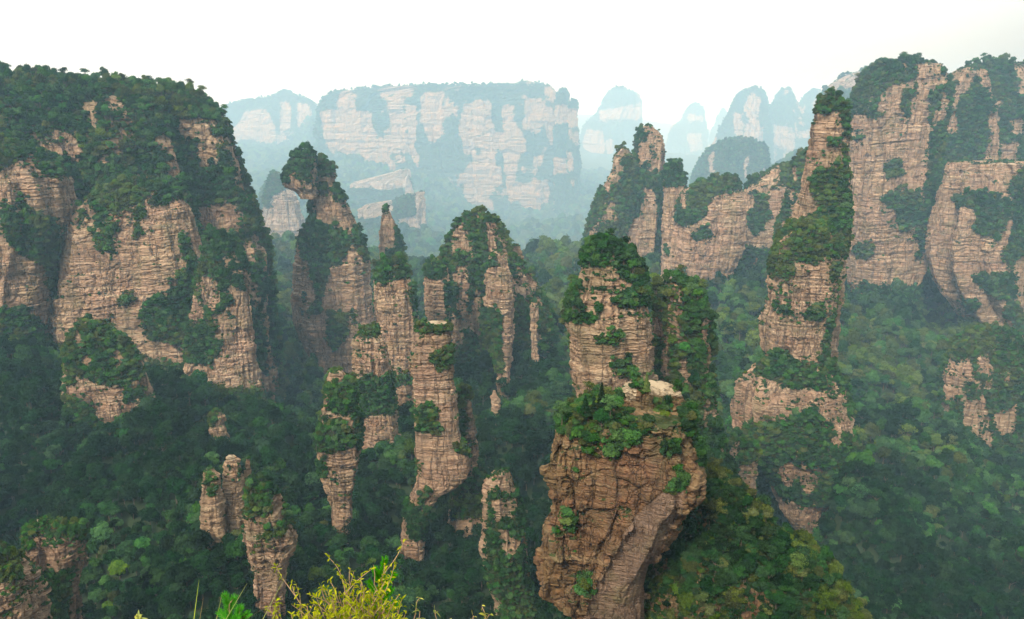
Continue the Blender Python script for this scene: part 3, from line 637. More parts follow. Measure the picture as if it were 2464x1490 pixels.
feature("rock_pillar", "half-wooded rock column low on the slope under the twin-slab cliff", "rock pillar", "the half-wooded column", [
    ("shaft", dict(D=455, seed=89, dr=.7, crown=5.6, jit=12, ledge=.8, d='v', dens=.8, **MIDB,
        rows=[(800, 2330, 2440), (830, 2300, 2455), (900, 2268, 2462), (980, 2270, 2462), (1060, 2262, 2452), (1120, 2270, 2440), (1180, 2290, 2400), (1260, 2310, 2390), (1350, 2330, 2390)],
        rock=[[(2270, 900), (2320, 890), (2330, 960), (2280, 970)], [(2320, 960), (2360, 960), (2350, 1050), (2320, 1060)], [(2390, 990), (2440, 980), (2440, 1040), (2400, 1050)], [(2355, 1120), (2400, 1130), (2370, 1200), (2345, 1180)], [(2280, 1050), (2310, 1040), (2300, 1120), (2280, 1110)], [(2400, 900), (2430, 890), (2430, 930)]]))])
feature("cliff", "hazy wooded ridge end peeping out behind the twin-slab cliff", "cliff", "the hazy ridge end", [
    ("shaft", dict(D=930, seed=91, d='v', dr=.5, crown=9, jit=8, **GREYB, rows=[(168, 2072, 2160), (180, 2030, 2200), (205, 1990, 2220), (235, 1968, 2230), (280, 1958, 2230), (360, 1955, 2230), (500, 1940, 2230)], rock=[[(1955, 270), (1975, 260), (1970, 420), (1950, 420)]]))])
feature("rock_pillar", "small brown pillar with a bushy head, half hidden behind the bleached-cap pillar's shoulder", "rock pillar", "the half-hidden small pillar", [
    ("shaft", dict(D=330, seed=141, dr=.85, crown=4.2, jit=7, ledge=.6, **MIDB, rows=[(1040, 1775, 1800), (1060, 1758, 1814), (1100, 1752, 1824), (1150, 1756, 1818), (1200, 1770, 1810), (1300, 1780, 1805)],
        veg=[[(1740, 1030), (1830, 1030), (1830, 1110), (1780, 1120), (1745, 1100)], [(1750, 1110), (1775, 1110), (1775, 1200), (1750, 1200)]]))])
feature("rock_stub", "little upright block of bare rock in the trees beside the green spur", "rock outcrop", "the little upright block", [
    ("block", dict(D=318, seed=142, dr=.85, crown=3.2, jit=5, ledge=.5, **MIDB, rows=[(990, 1708, 1728), (1000, 1704, 1734), (1040, 1702, 1736), (1090, 1704, 1738), (1180, 1700, 1740)], veg=[[(1700, 1055), (1740, 1050), (1740, 1200), (1700, 1200)]]))])
feature("rock_stub", "low rounded outcrop of pale rock in the forest below the broad banded cliff", "rock outcrop", "the low rounded outcrop", [
    ("block", dict(D=318, seed=143, dr=.85, crown=3.2, jit=6, ledge=.6, **MIDB, rows=[(992, 512, 532), (1002, 503, 542), (1030, 500, 546), (1060, 505, 548), (1140, 500, 550)], veg=[[(490, 985), (525, 985), (515, 1025), (495, 1030)]]))])
feature("rock_stub", "thin bare rock tooth standing in the wooded flank of the turreted crag", "rock outcrop", "the thin rock tooth", [
    ("tooth", dict(D=372, seed=144, dr=.85, crown=3.2, jit=4, ledge=.4, **MIDB, rows=[(940, 1184, 1194), (955, 1180, 1200), (1010, 1178, 1204), (1070, 1176, 1206), (1150, 1170, 1210)]))])
# ---- the cluster in the middle distance
feature("rock_pillar", "pointed green-capped tower with a lower shoulder knob, bluish with distance", "rock pillar", "the pointed tower", [
    ("shaft", dict(D=612, seed=95, dr=.8, crown=7.2, jit=9, ledge=.4, flute=.16, **MIDB,
        rows=[(298, 1548, 1572), (310, 1538, 1586), (330, 1532, 1596), (360, 1530, 1600), (400, 1500, 1602), (440, 1470, 1600), (480, 1462, 1600), (530, 1452, 1600), (580, 1448, 1598), (640, 1450, 1590), (720, 1460, 1585)],
        d='v', rock=[[(1532, 335), (1562, 335), (1560, 390), (1534, 395)], [(1560, 390), (1595, 375), (1600, 410), (1560, 420)], [(1462, 450), (1480, 440), (1488, 480), (1470, 500)], [(1455, 535), (1560, 520), (1575, 545), (1555, 605), (1520, 640), (1470, 590)]])),
    ("shoulder", dict(D=606, seed=96, dr=.9, crown=6.8, jit=6, **MIDB, rows=[(352, 1495, 1508), (362, 1482, 1522), (385, 1478, 1528), (420, 1470, 1530), (470, 1440, 1530), (530, 1415, 1520), (580, 1405, 1500), (680, 1400, 1490)],
        d='v', rock=[[(1480, 400), (1510, 400), (1500, 425), (1485, 420)]]))])
feature("rock_crag", "pale squarish crag with a shrubby knob and wooded crown, in front of the hazy peaks", "rock crag", "the square crag", [
    ("knob", dict(D=566, seed=101, dr=.85, crown=6.4, jit=8, **MIDB, rows=[(385, 1612, 1630), (395, 1606, 1640), (425, 1600, 1648), (460, 1598, 1652), (540, 1596, 1665), (620, 1594, 1680), (680, 1594, 1690), (740, 1600, 1700)],
        veg=[[(1590, 370), (1660, 370), (1660, 450), (1595, 450)], [(1600, 600), (1640, 590), (1640, 620), (1605, 620)]])),
    ("block", dict(D=560, seed=102, dr=.75, pw=3.2, crown=6.4, jit=9, ledge=.45, **MIDB, rows=[(428, 1730, 1765), (440, 1680, 1775), (460, 1640, 1785), (520, 1625, 1788), (560, 1615, 1786), (600, 1610, 1782), (650, 1612, 1760), (700, 1625, 1730), (730, 1645, 1712), (790, 1660, 1705)],
        veg=[[(1615, 430), (1790, 410), (1790, 455), (1740, 470), (1700, 480), (1700, 520), (1660, 545), (1625, 540)], [(1660, 560), (1700, 550), (1720, 575), (1670, 580)], [(1600, 660), (1650, 640), (1660, 720), (1600, 740)]])),
    ("wing", dict(D=600, seed=103, dr=.6, crown=6.4, jit=9, ledge=.6, **MIDB, rows=[(395, 1860, 1930), (420, 1830, 1945), (450, 1790, 1950), (500, 1775, 1945), (560, 1765, 1930), (610, 1760, 1900), (660, 1765, 1880), (740, 1770, 1860)],
        veg=[[(1780, 440), (1880, 400), (1960, 390), (1940, 470), (1880, 440), (1840, 470), (1860, 520), (1820, 570), (1800, 540), (1820, 480)], [(1760, 590), (1900, 600), (1900, 760), (1750, 760)]])),
    ("fin", dict(D=520, seed=104, dr=.8, crown=6, jit=8, d='v', **MIDB, rows=[(368, 1930, 1955), (385, 1915, 1960), (430, 1905, 1960), (500, 1890, 1955), (580, 1870, 1940), (680, 1860, 1930)], rock=[[(1905, 400), (1925, 395), (1920, 440), (1905, 440)], [(1895, 450), (1915, 450), (1905, 500), (1892, 500)]])),
])
feature("cliff", "dim blue wooded bluff below the paired hazy peaks", "cliff", "the dim bluff", [
    ("shaft", dict(D=990, seed=111, dr=.6, crown=9, jit=9, d='v', **GREYB, rows=[(345, 1730, 1830), (355, 1705, 1845), (385, 1680, 1850), (430, 1665, 1855), (500, 1650, 1860), (600, 1640, 1860)], rock=[[(1708, 365), (1722, 365), (1718, 420), (1704, 420)], [(1790, 380), (1800, 380), (1798, 430), (1790, 430)]]))])
feature("mountain_peak", "hazy round-topped peak, the broader of the blue pair, above the dim bluff", "peak", "the broad hazy peak", [
    ("shaft", dict(D=1500, seed=113, dr=.8, crown=12, d='v', jit=6, **FARB, rows=[(216, 1790, 1832), (228, 1770, 1840), (250, 1758, 1845), (290, 1740, 1850), (330, 1722, 1855), (380, 1700, 1860), (470, 1680, 1870)], rock=[[(1762, 270), (1788, 275), (1788, 330), (1770, 330)], [(1795, 300), (1835, 300), (1835, 345), (1790, 335)]]))])
feature("mountain_peak", "hazy narrow peak beside the broad one, half hidden by the ridge end", "peak", "the narrow hazy peak", [
    ("shaft", dict(D=1560, seed=114, dr=.8, crown=12, d='v', jit=6, **FARB, rows=[(216, 1880, 1898), (230, 1866, 1910), (260, 1856, 1925), (300, 1852, 1960), (350, 1850, 1990), (450, 1850, 1990)], rock=[[(1860, 300), (1905, 305), (1905, 340), (1865, 335)], [(1920, 310), (1955, 310), (1955, 330), (1920, 330)]])),
    ("shoulder", dict(D=1640, seed=115, dr=.8, crown=12, d='v', jit=6, **FARB, rows=[(216, 1955, 1970), (235, 1930, 1985), (280, 1915, 2000), (360, 1910, 2010)]))])
feature("mountain_peak", "faint far peak with a round head on a stepped shoulder, nearly lost in haze", "peak", "the faint round-headed peak", [
    ("shaft", dict(D=2150, seed=117, dr=.8, crown=13, d='v', jit=5, **FARB, rows=[(252, 1662, 1682), (262, 1652, 1695), (290, 1645, 1697), (302, 1615, 1702), (340, 1605, 1705), (400, 1600, 1700), (480, 1590, 1690)], rock=[[(1655, 275), (1692, 275), (1692, 292), (1655, 292)], [(1655, 320), (1690, 320), (1690, 365), (1660, 365)]]))])
feature("mountain_peak", "small faint pointed peak between the round-headed peak and the blue pair", "peak", "the small faint peak", [
    ("shaft", dict(D=2300, seed=118, dr=.8, crown=13, d='v', jit=5, **FARB, rows=[(262, 1738, 1745), (280, 1726, 1752), (310, 1715, 1760), (380, 1690, 1770)]))])
feature("mountain_peak", "faint far peak with a flat double top, beside the long mesa's end pinnacles", "peak", "the faint double-topped peak", [
    ("shaft", dict(D=1950, seed=119, dr=.7, crown=13, d='v', jit=5, **FARB, rows=[(214, 1478, 1498), (222, 1460, 1540), (245, 1450, 1545), (280, 1430, 1546), (300, 1405, 1548), (340, 1395, 1550), (420, 1390, 1555), (520, 1390, 1560)], rock=[[(1440, 265), (1545, 250), (1545, 285), (1440, 290)], [(1455, 340), (1475, 330), (1475, 370), (1460, 375)]]))])
# ---- the long mesa across the back and its lower neighbour
feature("mesa", "long flat-topped mesa with pale bare cliff panels closing the valley in haze", "mesa", "the long hazy mesa", [
    ("plateau", dict(D=1330, seed=121, dr=.25, crown=11, d='v', jit=8, step=1.3, **{**FARB, 'flute': .07}, dome=.01, pw=3.6,
        rows=[(206, 960, 1330), (212, 850, 1335), (222, 800, 1340), (240, 778, 1342), (270, 768, 1342), (330, 765, 1350), (400, 770, 1365), (470, 780, 1380), (560, 790, 1390), (640, 800, 1395)],
        rock=[[(770, 270), (800, 262), (890, 270), (892, 330), (870, 365), (830, 372), (805, 350), (775, 330)], [(930, 238), (950, 236), (970, 270), (975, 300), (972, 370), (945, 310)], [(975, 252), (1003, 255), (1003, 340), (985, 345), (978, 300)], [(1025, 250), (1058, 250), (1065, 330), (1040, 345), (1022, 320)], [(1115, 248), (1178, 240), (1185, 320), (1150, 320), (1110, 340), (1100, 320)], [(1262, 235), (1310, 240), (1315, 290), (1290, 320), (1262, 310)], [(1205, 260), (1235, 250), (1240, 300), (1225, 340), (1210, 310)], [(1120, 420), (1185, 370), (1186, 470), (1130, 490), (1115, 470)], [(1210, 455), (1250, 450), (1255, 480), (1225, 490)], [(1272, 440), (1320, 430), (1320, 490), (1280, 540), (1262, 480)], [(1065, 455), (1080, 450), (1085, 500), (1070, 495)]])),
    ("knoll", dict(D=1400, seed=125, dr=.5, crown=11, d='v', jit=6, **FARB, rows=[(198, 1255, 1285), (206, 1235, 1315), (225, 1215, 1340), (290, 1200, 1350), (340, 1200, 1350)])),
    ("pinnacle", dict(D=1290, seed=122, dr=.9, crown=9, jit=4, **FARB, rows=[(216, 1345, 1362), (225, 1338, 1370), (260, 1334, 1372), (320, 1332, 1378), (420, 1330, 1385), (600, 1325, 1392)], veg=[[(1320, 200), (1375, 200), (1375, 252), (1330, 255)], [(1330, 300), (1400, 295), (1400, 380), (1330, 380)], [(1320, 420), (1400, 420), (1400, 640), (1320, 640)]])),
    ("pinnacle", dict(D=1275, seed=123, dr=.9, crown=9, jit=4, **FARB, rows=[(240, 1376, 1388), (250, 1370, 1391), (300, 1368, 1392), (340, 1366, 1392), (420, 1364, 1393), (600, 1360, 1395)], veg=[[(1360, 230), (1400, 230), (1400, 262), (1365, 262)], [(1360, 308), (1400, 308), (1400, 640), (1360, 640)]])),
])
feature("rock_wall", "pale stepped rock bands crossing the wooded slope under the long mesa", "rock wall", "the stepped rock bands", [
    ("band", dict(D=1130, seed=127, dr=.35, crown=9, jit=6, **GREYB, rows=[(408, 965, 985), (418, 930, 988), (430, 880, 988), (440, 840, 992), (462, 840, 995), (480, 850, 1000), (560, 860, 1000)], veg=[[(830, 450), (990, 455), (1000, 580), (830, 580)], [(960, 400), (1000, 440), (1000, 470), (985, 430)]])),
    ("band", dict(D=930, seed=128, dr=.35, crown=9, jit=6, **GREYB, rows=[(462, 1005, 1020), (480, 960, 1022), (492, 880, 1022), (505, 858, 1024), (540, 858, 1024), (570, 870, 1025), (680, 890, 1030)], veg=[[(950, 470), (1000, 470), (1000, 520), (940, 530)], [(850, 530), (950, 520), (970, 560), (1030, 580), (1030, 700), (850, 700)]])),
])
feature("mesa", "lower hazy ridge with pale bare faces between the broad cliff and the long mesa", "mesa", "the lower hazy ridge", [
    ("plateau", dict(D=1560, seed=131, dr=.4, crown=12, d='v', jit=6, step=1.2, **FARB, rows=[(222, 672, 700), (232, 655, 720), (242, 580, 752), (255, 535, 768), (270, 500, 775), (330, 480, 780), (420, 480, 790), (560, 480, 800)],
        rock=[[(590, 270), (640, 262), (660, 300), (665, 340), (640, 350), (600, 335), (560, 350), (560, 310)], [(675, 245), (700, 245), (700, 310), (672, 320)], [(712, 250), (745, 250), (745, 330), (725, 345), (718, 300)]]))])
feature("rock_pillar", "small wooded crag half seen between the broad cliff and the grey crag", "rock crag", "the small wooded crag", [
    ("shaft", dict(D=900, seed=133, dr=.8, crown=8, d='v', jit=6, **GREYB, rows=[(430, 650, 668), (445, 640, 680), (480, 625, 690), (540, 610, 700), (640, 600, 710)], rock=[[(590, 400), (615, 400), (608, 425), (592, 425)]]))])

# ---------------------------------------------------------------- the ground: gorge floor and slopes as one sheet
GP = [(30, 1150, 330), (250, 1120, 262), (400, 1100, 270), (330, 1250, 228), (450, 1300, 208), (200, 1420, 200), (520, 1400, 188), (60, 1250, 260), (560, 1260, 204),
      (0, 1490, 180), (300, 1490, 190), (600, 1490, 178), (760, 1300, 245), (850, 1420, 222), (720, 1480, 205), (700, 1060, 370), (900, 1180, 300), (900, 1300, 258), (1050, 1400, 236), (1120, 1250, 278),
      (1250, 1130, 325), (1250, 980, 372), (1340, 1040, 345), (1310, 820, 430), (1350, 920, 395), (1080, 1300, 258), (1000, 1490, 212), (1250, 1490, 215), (1300, 1300, 262), (1200, 1060, 350),
      (680, 900, 478), (650, 760, 560), (700, 980, 420), (560, 1020, 352), (640, 660, 660), (850, 1040, 372), (760, 930, 450), (400, 1020, 296), (250, 1060, 285), (130, 1080, 300), (50, 960, 335), (20, 850, 345),
      (1330, 640, 1000), (1320, 560, 1150), (1200, 560, 1170), (1100, 600, 1050), (1345, 740, 800), (1400, 640, 950), (1000, 650, 830), (880, 560, 930),
      (1000, 430, 1290), (1200, 520, 1290), (1050, 505, 1190), (1000, 480, 1210), (900, 440, 1265), (850, 380, 1300), (1300, 550, 1240), (1330, 530, 1130), (1420, 480, 1300), (1500, 430, 1500), (1650, 430, 1650), (1560, 370, 1800),
      (600, 420, 1320), (680, 370, 1450), (760, 420, 1270), (700, 520, 1000), (950, 520, 1060), (1090, 540, 1080), (1180, 550, 1150),
      (1720, 650, 625), (1750, 750, 540), (1710, 900, 425), (1760, 850, 465), (1650, 1010, 320), (1745, 1040, 338), (1765, 1170, 290), (1800, 620, 660), (1620, 720, 500), (1870, 700, 560), (1560, 660, 590),
      (2060, 1330, 332), (2100, 1000, 440), (2080, 870, 495), (2150, 715, 575), (2250, 680, 600), (2230, 900, 490), (2330, 1250, 385), (2240, 1150, 395), (2450, 1050, 465), (2460, 1250, 395),
      (2350, 1400, 312), (2150, 1400, 292), (2280, 800, 545), (1950, 1360, 335), (1800, 1320, 325), (640, 1465, 182), (690, 1450, 186), (820, 1235, 250), (780, 1225, 250), (860, 1225, 253), (260, 1065, 286), (340, 1050, 288), (540, 965, 350), (620, 955, 352), (480, 965, 350),
      (510, 1245, 199), (580, 1235, 203), (1200, 1490, 214), (1260, 1460, 220), (760, 890, 468), (830, 905, 462), (2400, 850, 550), (2300, 780, 556), (1030, 1340, 262), (1100, 1200, 285), (1750, 1000, 362), (2060, 1080, 362), (940, 1000, 370), (1420, 1100, 225), (1560, 1060, 245), (1700, 1080, 248),
      (1950, 1330, 368), (1890, 1320, 362), (2010, 1320, 372), (1850, 1210, 382), (1950, 1350, 350), (1735, 625, 548), (1700, 745, 522),
      (1900, 1490, 245), (2150, 1490, 262), (2464, 1490, 275), (1860, 1300, 310)]
ga, gl, gz = [], [], []
for (u, v, y) in GP:
    y = far(y)
    x, z = pt(u, v, y)
    ga.append(x / y); gl.append(math.log(y)); gz.append(z - 7)
for (a, y, z) in [(-1.2, 250, -60), (1.2, 350, -120), (-.3, 100, -150), (0, 100, -160), (.3, 105, -160), (.6, 120, -170), (-.8, 120, -110), (0, 40, -150), (-.6, 40, -120), (.6, 40, -150), (-.5, 10500, -60), (0, 10500, -90), (.5, 10500, -60),
                  (-.5, 7400, -60), (-.2, 7100, -30), (.3, 13500, -500), (.15, 11000, -750), (.3, 5900, -500), (.45, 3500, -200), (.5, 5900, -60), (0, 17000, -100), (-.9, 17000, -60), (.9, 17000, -60), (-1.2, 1700, -40), (1.2, 1700, -40), (-.6, 900, -60), (.9, 900, -60)]:
    ga.append(a); gl.append(math.log(y)); gz.append(z)
ga, gl, gz = map(np.array, (ga, gl, gz))

def ground_z(x, y):
    a = np.asarray(x / y, float); l = np.log(np.asarray(y, float))
    num = 0; den = 0
    for i in range(len(ga)):
        d2 = ((a - ga[i]) / .08) ** 2 + ((l - gl[i]) / .12) ** 2
        wt = 1 / (d2 + .12) ** 2.2
        num = num + wt * gz[i]; den = den + wt
    z = num / den
    rid = .12 - np.abs(vn(np.asarray(x) / 46 + .3 * vn(np.asarray(x) / 30, np.asarray(y) / 30, 0, 307), np.asarray(y) / 90, 0, 305))
    return z + (4.0 * fbm(np.asarray(x) / 42, np.asarray(y) / 42, 0, 301, 4) + 20 * rid) * np.clip(np.asarray(y) / 300, .4, 2.5)

na, ny_ = 300, 330
aa = np.tan(np.linspace(-math.radians(52), math.radians(52), na))
yy = np.exp(np.linspace(math.log(36), math.log(17500), ny_))
A_, Y_ = np.meshgrid(aa, yy)
X_ = A_ * Y_
Z_ = ground_z(X_, Y_)
GV = np.stack([X_, Y_, Z_], -1).reshape(-1, 3)
i = np.arange(ny_ - 1)[:, None] * na; j = np.arange(na - 1)[None, :]
GF = np.stack([i + j, i + j + 1, i + na + j + 1, i + na + j], -1).reshape(-1, 4)
tag(obj("terrain", mesh_np("terrain", GV, GF, [M['earth']], smooth=True)), "dark wooded floor and slopes of the gorge beneath all the pillars", kind='structure')
DEPTH_PTS.append(GV.astype(np.float32))

rs = np.random.RandomState(77)
y = 120.0
while y < 7600:
    g = max(3.9, min(26, y * .0088 + 1.5))
    x0, x1 = -.72 * y, .72 * y
    xs = np.arange(x0, x1, g)
    xs = xs + rs.uniform(-.42, .42, len(xs)) * g
    ys = y + rs.uniform(-.42, .42, len(xs)) * g
    e_ = 2.0
    sl = np.hypot(ground_z(xs + e_, ys) - ground_z(xs - e_, ys), ground_z(xs, ys + e_) - ground_z(xs, ys - e_)) / (2 * e_)
    for thr in (.55, .9, 1.3, 1.9, 2.6):
        ex_ = np.where(sl[:len(sl)] > thr)[0]
        xs = np.concatenate([xs, xs[ex_] + rs.uniform(-.7, .7, len(ex_)) * g]); ys = np.concatenate([ys, ys[ex_] + rs.uniform(-.7, .7, len(ex_)) * g]); sl = np.concatenate([sl, np.zeros(len(ex_))])
    zs = ground_z(xs, ys)
    u, v, d = proj(np.stack([xs, ys, zs + 4], -1))
    ok = (u > -160) & (u < 2630) & (v < 1640) & (v > 60)
    tn = fbm(xs / 45, ys / 45, 0, 333, 3)
    for q in np.where(ok)[0]:
        r = rs.rand()
        size = g * (.95 + 1.15 * rs.rand() ** 2.2)
        k = 'pine_tree' if r < .05 and y < 700 else 'shrub' if r < .22 else 'broadleaf_tree'
        if k == 'shrub': size *= .75
        x = tn[q] * 1.2 + rs.randn() * .3
        x -= np.clip((560 - y) / 400, -.35, .6)  # shade put into leaf colour: trees nearer the camera get darker tones
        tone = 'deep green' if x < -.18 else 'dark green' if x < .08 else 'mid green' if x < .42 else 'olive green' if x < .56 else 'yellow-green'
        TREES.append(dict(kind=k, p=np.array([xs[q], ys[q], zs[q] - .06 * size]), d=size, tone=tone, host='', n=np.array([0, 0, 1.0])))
    y += g * .88

for (u, vb, D, d, k, tn) in ((1408, 990, 106.5, 2.3, 'cypress_tree', 'deep green'), (1428, 988, 106.5, 1.5, 'cypress_tree', 'deep green'), (1447, 978, 106.8, 2.6, 'cypress_tree', 'deep green'),
                             (1468, 1000, 106, 2.4, 'pine_tree', 'mid green'), (1555, 944, 108.5, 1.9, 'cypress_tree', 'yellow-green'), (1352, 1018, 108, 2.4, 'pine_tree', 'mid green'), (1600, 1000, 107, 1.7, 'shrub', 'yellow-green'), (1665, 1045, 110, 1.6, 'shrub', 'yellow-green')):
    x, z = pt(u, vb, D)
    TREES.append(dict(kind=k, p=np.array([float(x), D, float(z)]), d=d, tone=tn, host='the bleached-cap pillar', n=np.array([0, 0, 1.0])))
for (u, vb, D, d) in ((100, 196, 436, 8.5), (207, 200, 437, 7.5), (360, 216, 440, 5.5), (18, 190, 436, 5.5), (268, 212, 440, 5), (2138, 160, 600, 7.0), (2110, 172, 602, 7.0)):
    D = far(D); x, z = pt(u, vb, D)
    TREES.append(dict(kind='pine_tree', p=np.array([float(x), D, float(z)]), d=d, tone='dark green', host='the broad banded cliff' if u < 1000 else 'the twin-slab cliff', n=np.array([0, 0, 1.0])))

# ---------------------------------------------------------------- tree shapes
def leaf_quads(rs, C, Nn, q, aspect=1.0):
    """small leafy facets: centres C, facing Nn, size q"""
    n = len(C)
    Nn = Nn + rs.randn(n, 3) * .38
    Nn /= np.linalg.norm(Nn, axis=1, keepdims=True)
    ref = rs.randn(n, 3)
    t = np.cross(Nn, ref); t /= np.linalg.norm(t, axis=1, keepdims=True) + 1e-9
    b = np.cross(Nn, t)
    q = q * (0.6 + .8 * rs.rand(n, 1))
    t = t * q * aspect; b = b * q
    k = Nn * q * .25
    V = np.stack([C - t - b * .35 - k, C + b * -.8 + k * .3, C + t - b * .1 - k, C + b * .8 + k * .3 + t * .15], 1)
    return V.reshape(-1, 3)

def crown_mesh(name, seed, mat, lobes, q, nleaf, center=(0, 0, .62), rad=(.5, .5, .42), lobe_r=.27, drop=.25):
    rs = np.random.RandomState(seed)
    L = []
    for k in range(lobes):
        while True:
            p = rs.uniform(-1, 1, 3)
            if .25 < np.linalg.norm(p) < 1 and p[2] > -.75: break
        L.append((np.array(center) + p * (np.array(rad) - lobe_r * .75), lobe_r * rs.uniform(.7, 1.15), rs.rand()))
    L.append((np.array(center), lobe_r * 1.25, .3))
    Cs, Ns, Ts = [], [], []
    per = nleaf // len(L)
    for (c, r, t) in L:
        d = rs.randn(per, 3); d /= np.linalg.norm(d, axis=1, keepdims=True)
        d[:, 2] = np.where(d[:, 2] < -.35, -d[:, 2] * .8, d[:, 2])
        rr = r * (1 - .32 * rs.rand(per, 1) ** 1.5) * np.array([1, 1, .82])
        lump = 1 + .22 * vn(d[:, 0:1] * 3 + seed, d[:, 1:2] * 3, d[:, 2:3] * 3, seed)
        Cs.append(c + d * rr * lump)
        Ns.append(d + np.array([0, 0, .35]))
        Ts.append(np.full(per, t) * .6 + .4 * rs.rand(per))
    C = np.concatenate(Cs); N = np.concatenate(Ns); T = np.repeat(np.concatenate(Ts), 4)
    V = leaf_quads(rs, C, N, q)
    F = np.arange(len(V)).reshape(-1, 4)
    return mesh_np(name, V, F, [mat], attrs={'tone': T})

def tube(path, rads, n=6):
    path = np.asarray(path, float); rads = np.asarray(rads, float)
    T = np.gradient(path, axis=0); T /= np.linalg.norm(T, axis=1, keepdims=True) + 1e-9
    ref = np.array([.3, .9, .2])
    a = np.cross(T, ref); a /= np.linalg.norm(a, axis=1, keepdims=True) + 1e-9
    b = np.cross(T, a)
    th = np.linspace(0, 2 * np.pi, n, endpoint=False)
    V = path[:, None] + rads[:, None, None] * (a[:, None] * np.cos(th)[None, :, None] + b[:, None] * np.sin(th)[None, :, None])
    m = len(path)
    i = np.arange(m - 1)[:, None] * n; j = np.arange(n)[None, :]; j2 = (j + 1) % n
    F = np.stack([i + j, i + j2, i + n + j2, i + n + j], -1).reshape(-1, 4)
    return V.reshape(-1, 3), F

def join(parts):
    Vs, Fs, o = [], [], 0
    for V, F in parts:
        Vs.append(V); Fs.append(F + o); o += len(V)
    return np.concatenate(Vs), np.concatenate(Fs)

def trunk_mesh(name, seed, h, r, limbs=5):
    rs = np.random.RandomState(seed)
    k = 6
    path = np.stack([rs.randn(k) * .015 * np.arange(k) / k, rs.randn(k) * .015, np.linspace(-.12, h, k)], -1)
    parts = [tube(path, np.linspace(r, r * .35, k))]
    for q in range(limbs):
        a = rs.rand() * 6.28; z0 = h * rs.uniform(.45, .9)
        ln = rs.uniform(.18, .34)
        p = np.array([[0, 0, z0], [math.cos(a) * ln * .5, math.sin(a) * ln * .5, z0 + ln * .35], [math.cos(a) * ln, math.sin(a) * ln, z0 + ln * .75]])
        parts.append(tube(p, [r * .5, r * .35, r * .15], 5))
    V, F = join(parts)
    return mesh_np(name, V, F, [M['bark']])

def pine_crown(name, seed, mat, tiers):
    rs = np.random.RandomState(seed)
    Cs, Ns, Ts = [], [], []
    for (z, rx, off) in tiers:
        n = int(650 * rx)
        a = rs.rand(n) * 6.28; r = np.sqrt(rs.rand(n)) * rx
        lump = 1 + .35 * np.sin(a * 3 + seed + z * 9)
        x = np.cos(a) * r * lump + off[0]; y_ = np.sin(a) * r * lump + off[1]
        zz = z + .05 * rs.randn(n) + .06 * (1 - (r / rx) ** 2) * (rx / .4)
        Cs.append(np.stack([x, y_, zz], -1)); Ns.append(np.stack([np.cos(a) * .5, np.sin(a) * .5, np.ones(n)], -1)); Ts.append(rs.rand(n))
    C = np.concatenate(Cs); N = np.concatenate(Ns)
    V = leaf_quads(rs, C, N, .045, 1.3)
    return mesh_np(name, V, np.arange(len(V)).reshape(-1, 4), [mat], attrs={'tone': np.repeat(np.concatenate(Ts), 4)})

def cone_crown(name, seed, mat):
    rs = np.random.RandomState(seed)
    n = 800
    z = rs.rand(n) ** 1.3; a = rs.rand(n) * 6.28
    r = (.24 * (1 - z) + .02) * (.75 + .4 * rs.rand(n)) * (1 + .25 * np.sin(z * 34))
    C = np.stack([np.cos(a) * r, np.sin(a) * r, .08 + z * 1.1], -1)
    N = np.stack([np.cos(a), np.sin(a), np.full(n, .5)], -1)
    V = leaf_quads(rs, C, N, .042)
    return mesh_np(name, V, np.arange(len(V)).reshape(-1, 4), [mat], attrs={'tone': np.repeat(rs.rand(n), 4)})

CROWNS = {}           # (kind, tone) -> crown meshes
TRUNK = {}
NV = {'broadleaf_tree': 4, 'shrub': 3, 'pine_tree': 2, 'cypress_tree': 1}
TRUNK['cypress_tree'] = [trunk_mesh("trunk", 560, .9, .022, 0)]
TRUNK['broadleaf_tree'] = [trunk_mesh("trunk", 500 + k, .62, .035) for k in range(4)]
TRUNK['pine_tree'] = [trunk_mesh("trunk", 520 + k, 1.12, .034, 7) for k in range(2)]
TRUNK['shrub'] = [trunk_mesh("stem", 540 + k, .28, .03, 6) for k in range(3)]
shp = [dict(lobes=11, rad=(.5, .5, .40), lobe_r=.24), dict(lobes=8, rad=(.47, .5, .46), lobe_r=.27, center=(0, 0, .68)), dict(lobes=14, rad=(.54, .5, .34), lobe_r=.20, center=(0, 0, .58)), dict(lobes=9, rad=(.44, .46, .52), lobe_r=.24, center=(0, 0, .72))]
shs = [dict(lobes=7, rad=(.5, .5, .34), lobe_r=.24, center=(0, 0, .22)), dict(lobes=10, rad=(.52, .46, .42), lobe_r=.22, center=(0, 0, .28)), dict(lobes=6, rad=(.42, .5, .48), lobe_r=.25, center=(0, 0, .32))]
for tn in TN:
    m = M[tn]
    CROWNS['broadleaf_tree', tn] = [crown_mesh("crown", 40 + k, m, q=.052, nleaf=1250, **s) for k, s in enumerate(shp)]
    CROWNS['shrub', tn] = [crown_mesh("foliage", 60 + k, m, q=.060, nleaf=850, **s) for k, s in enumerate(shs)]
    CROWNS['cypress_tree', tn] = [cone_crown("crown", 83, m)]
    CROWNS['pine_tree', tn] = [pine_crown("crown", 80, m, [(1.12, .36, (.02, 0)), (.92, .42, (-.1, .05)), (.72, .40, (.12, -.06)), (.5, .34, (-.05, .1))]),
                               pine_crown("crown", 81, m, [(1.15, .30, (.05, 0)), (1.02, .34, (-.08, .03)), (.66, .26, (.16, 0))])]

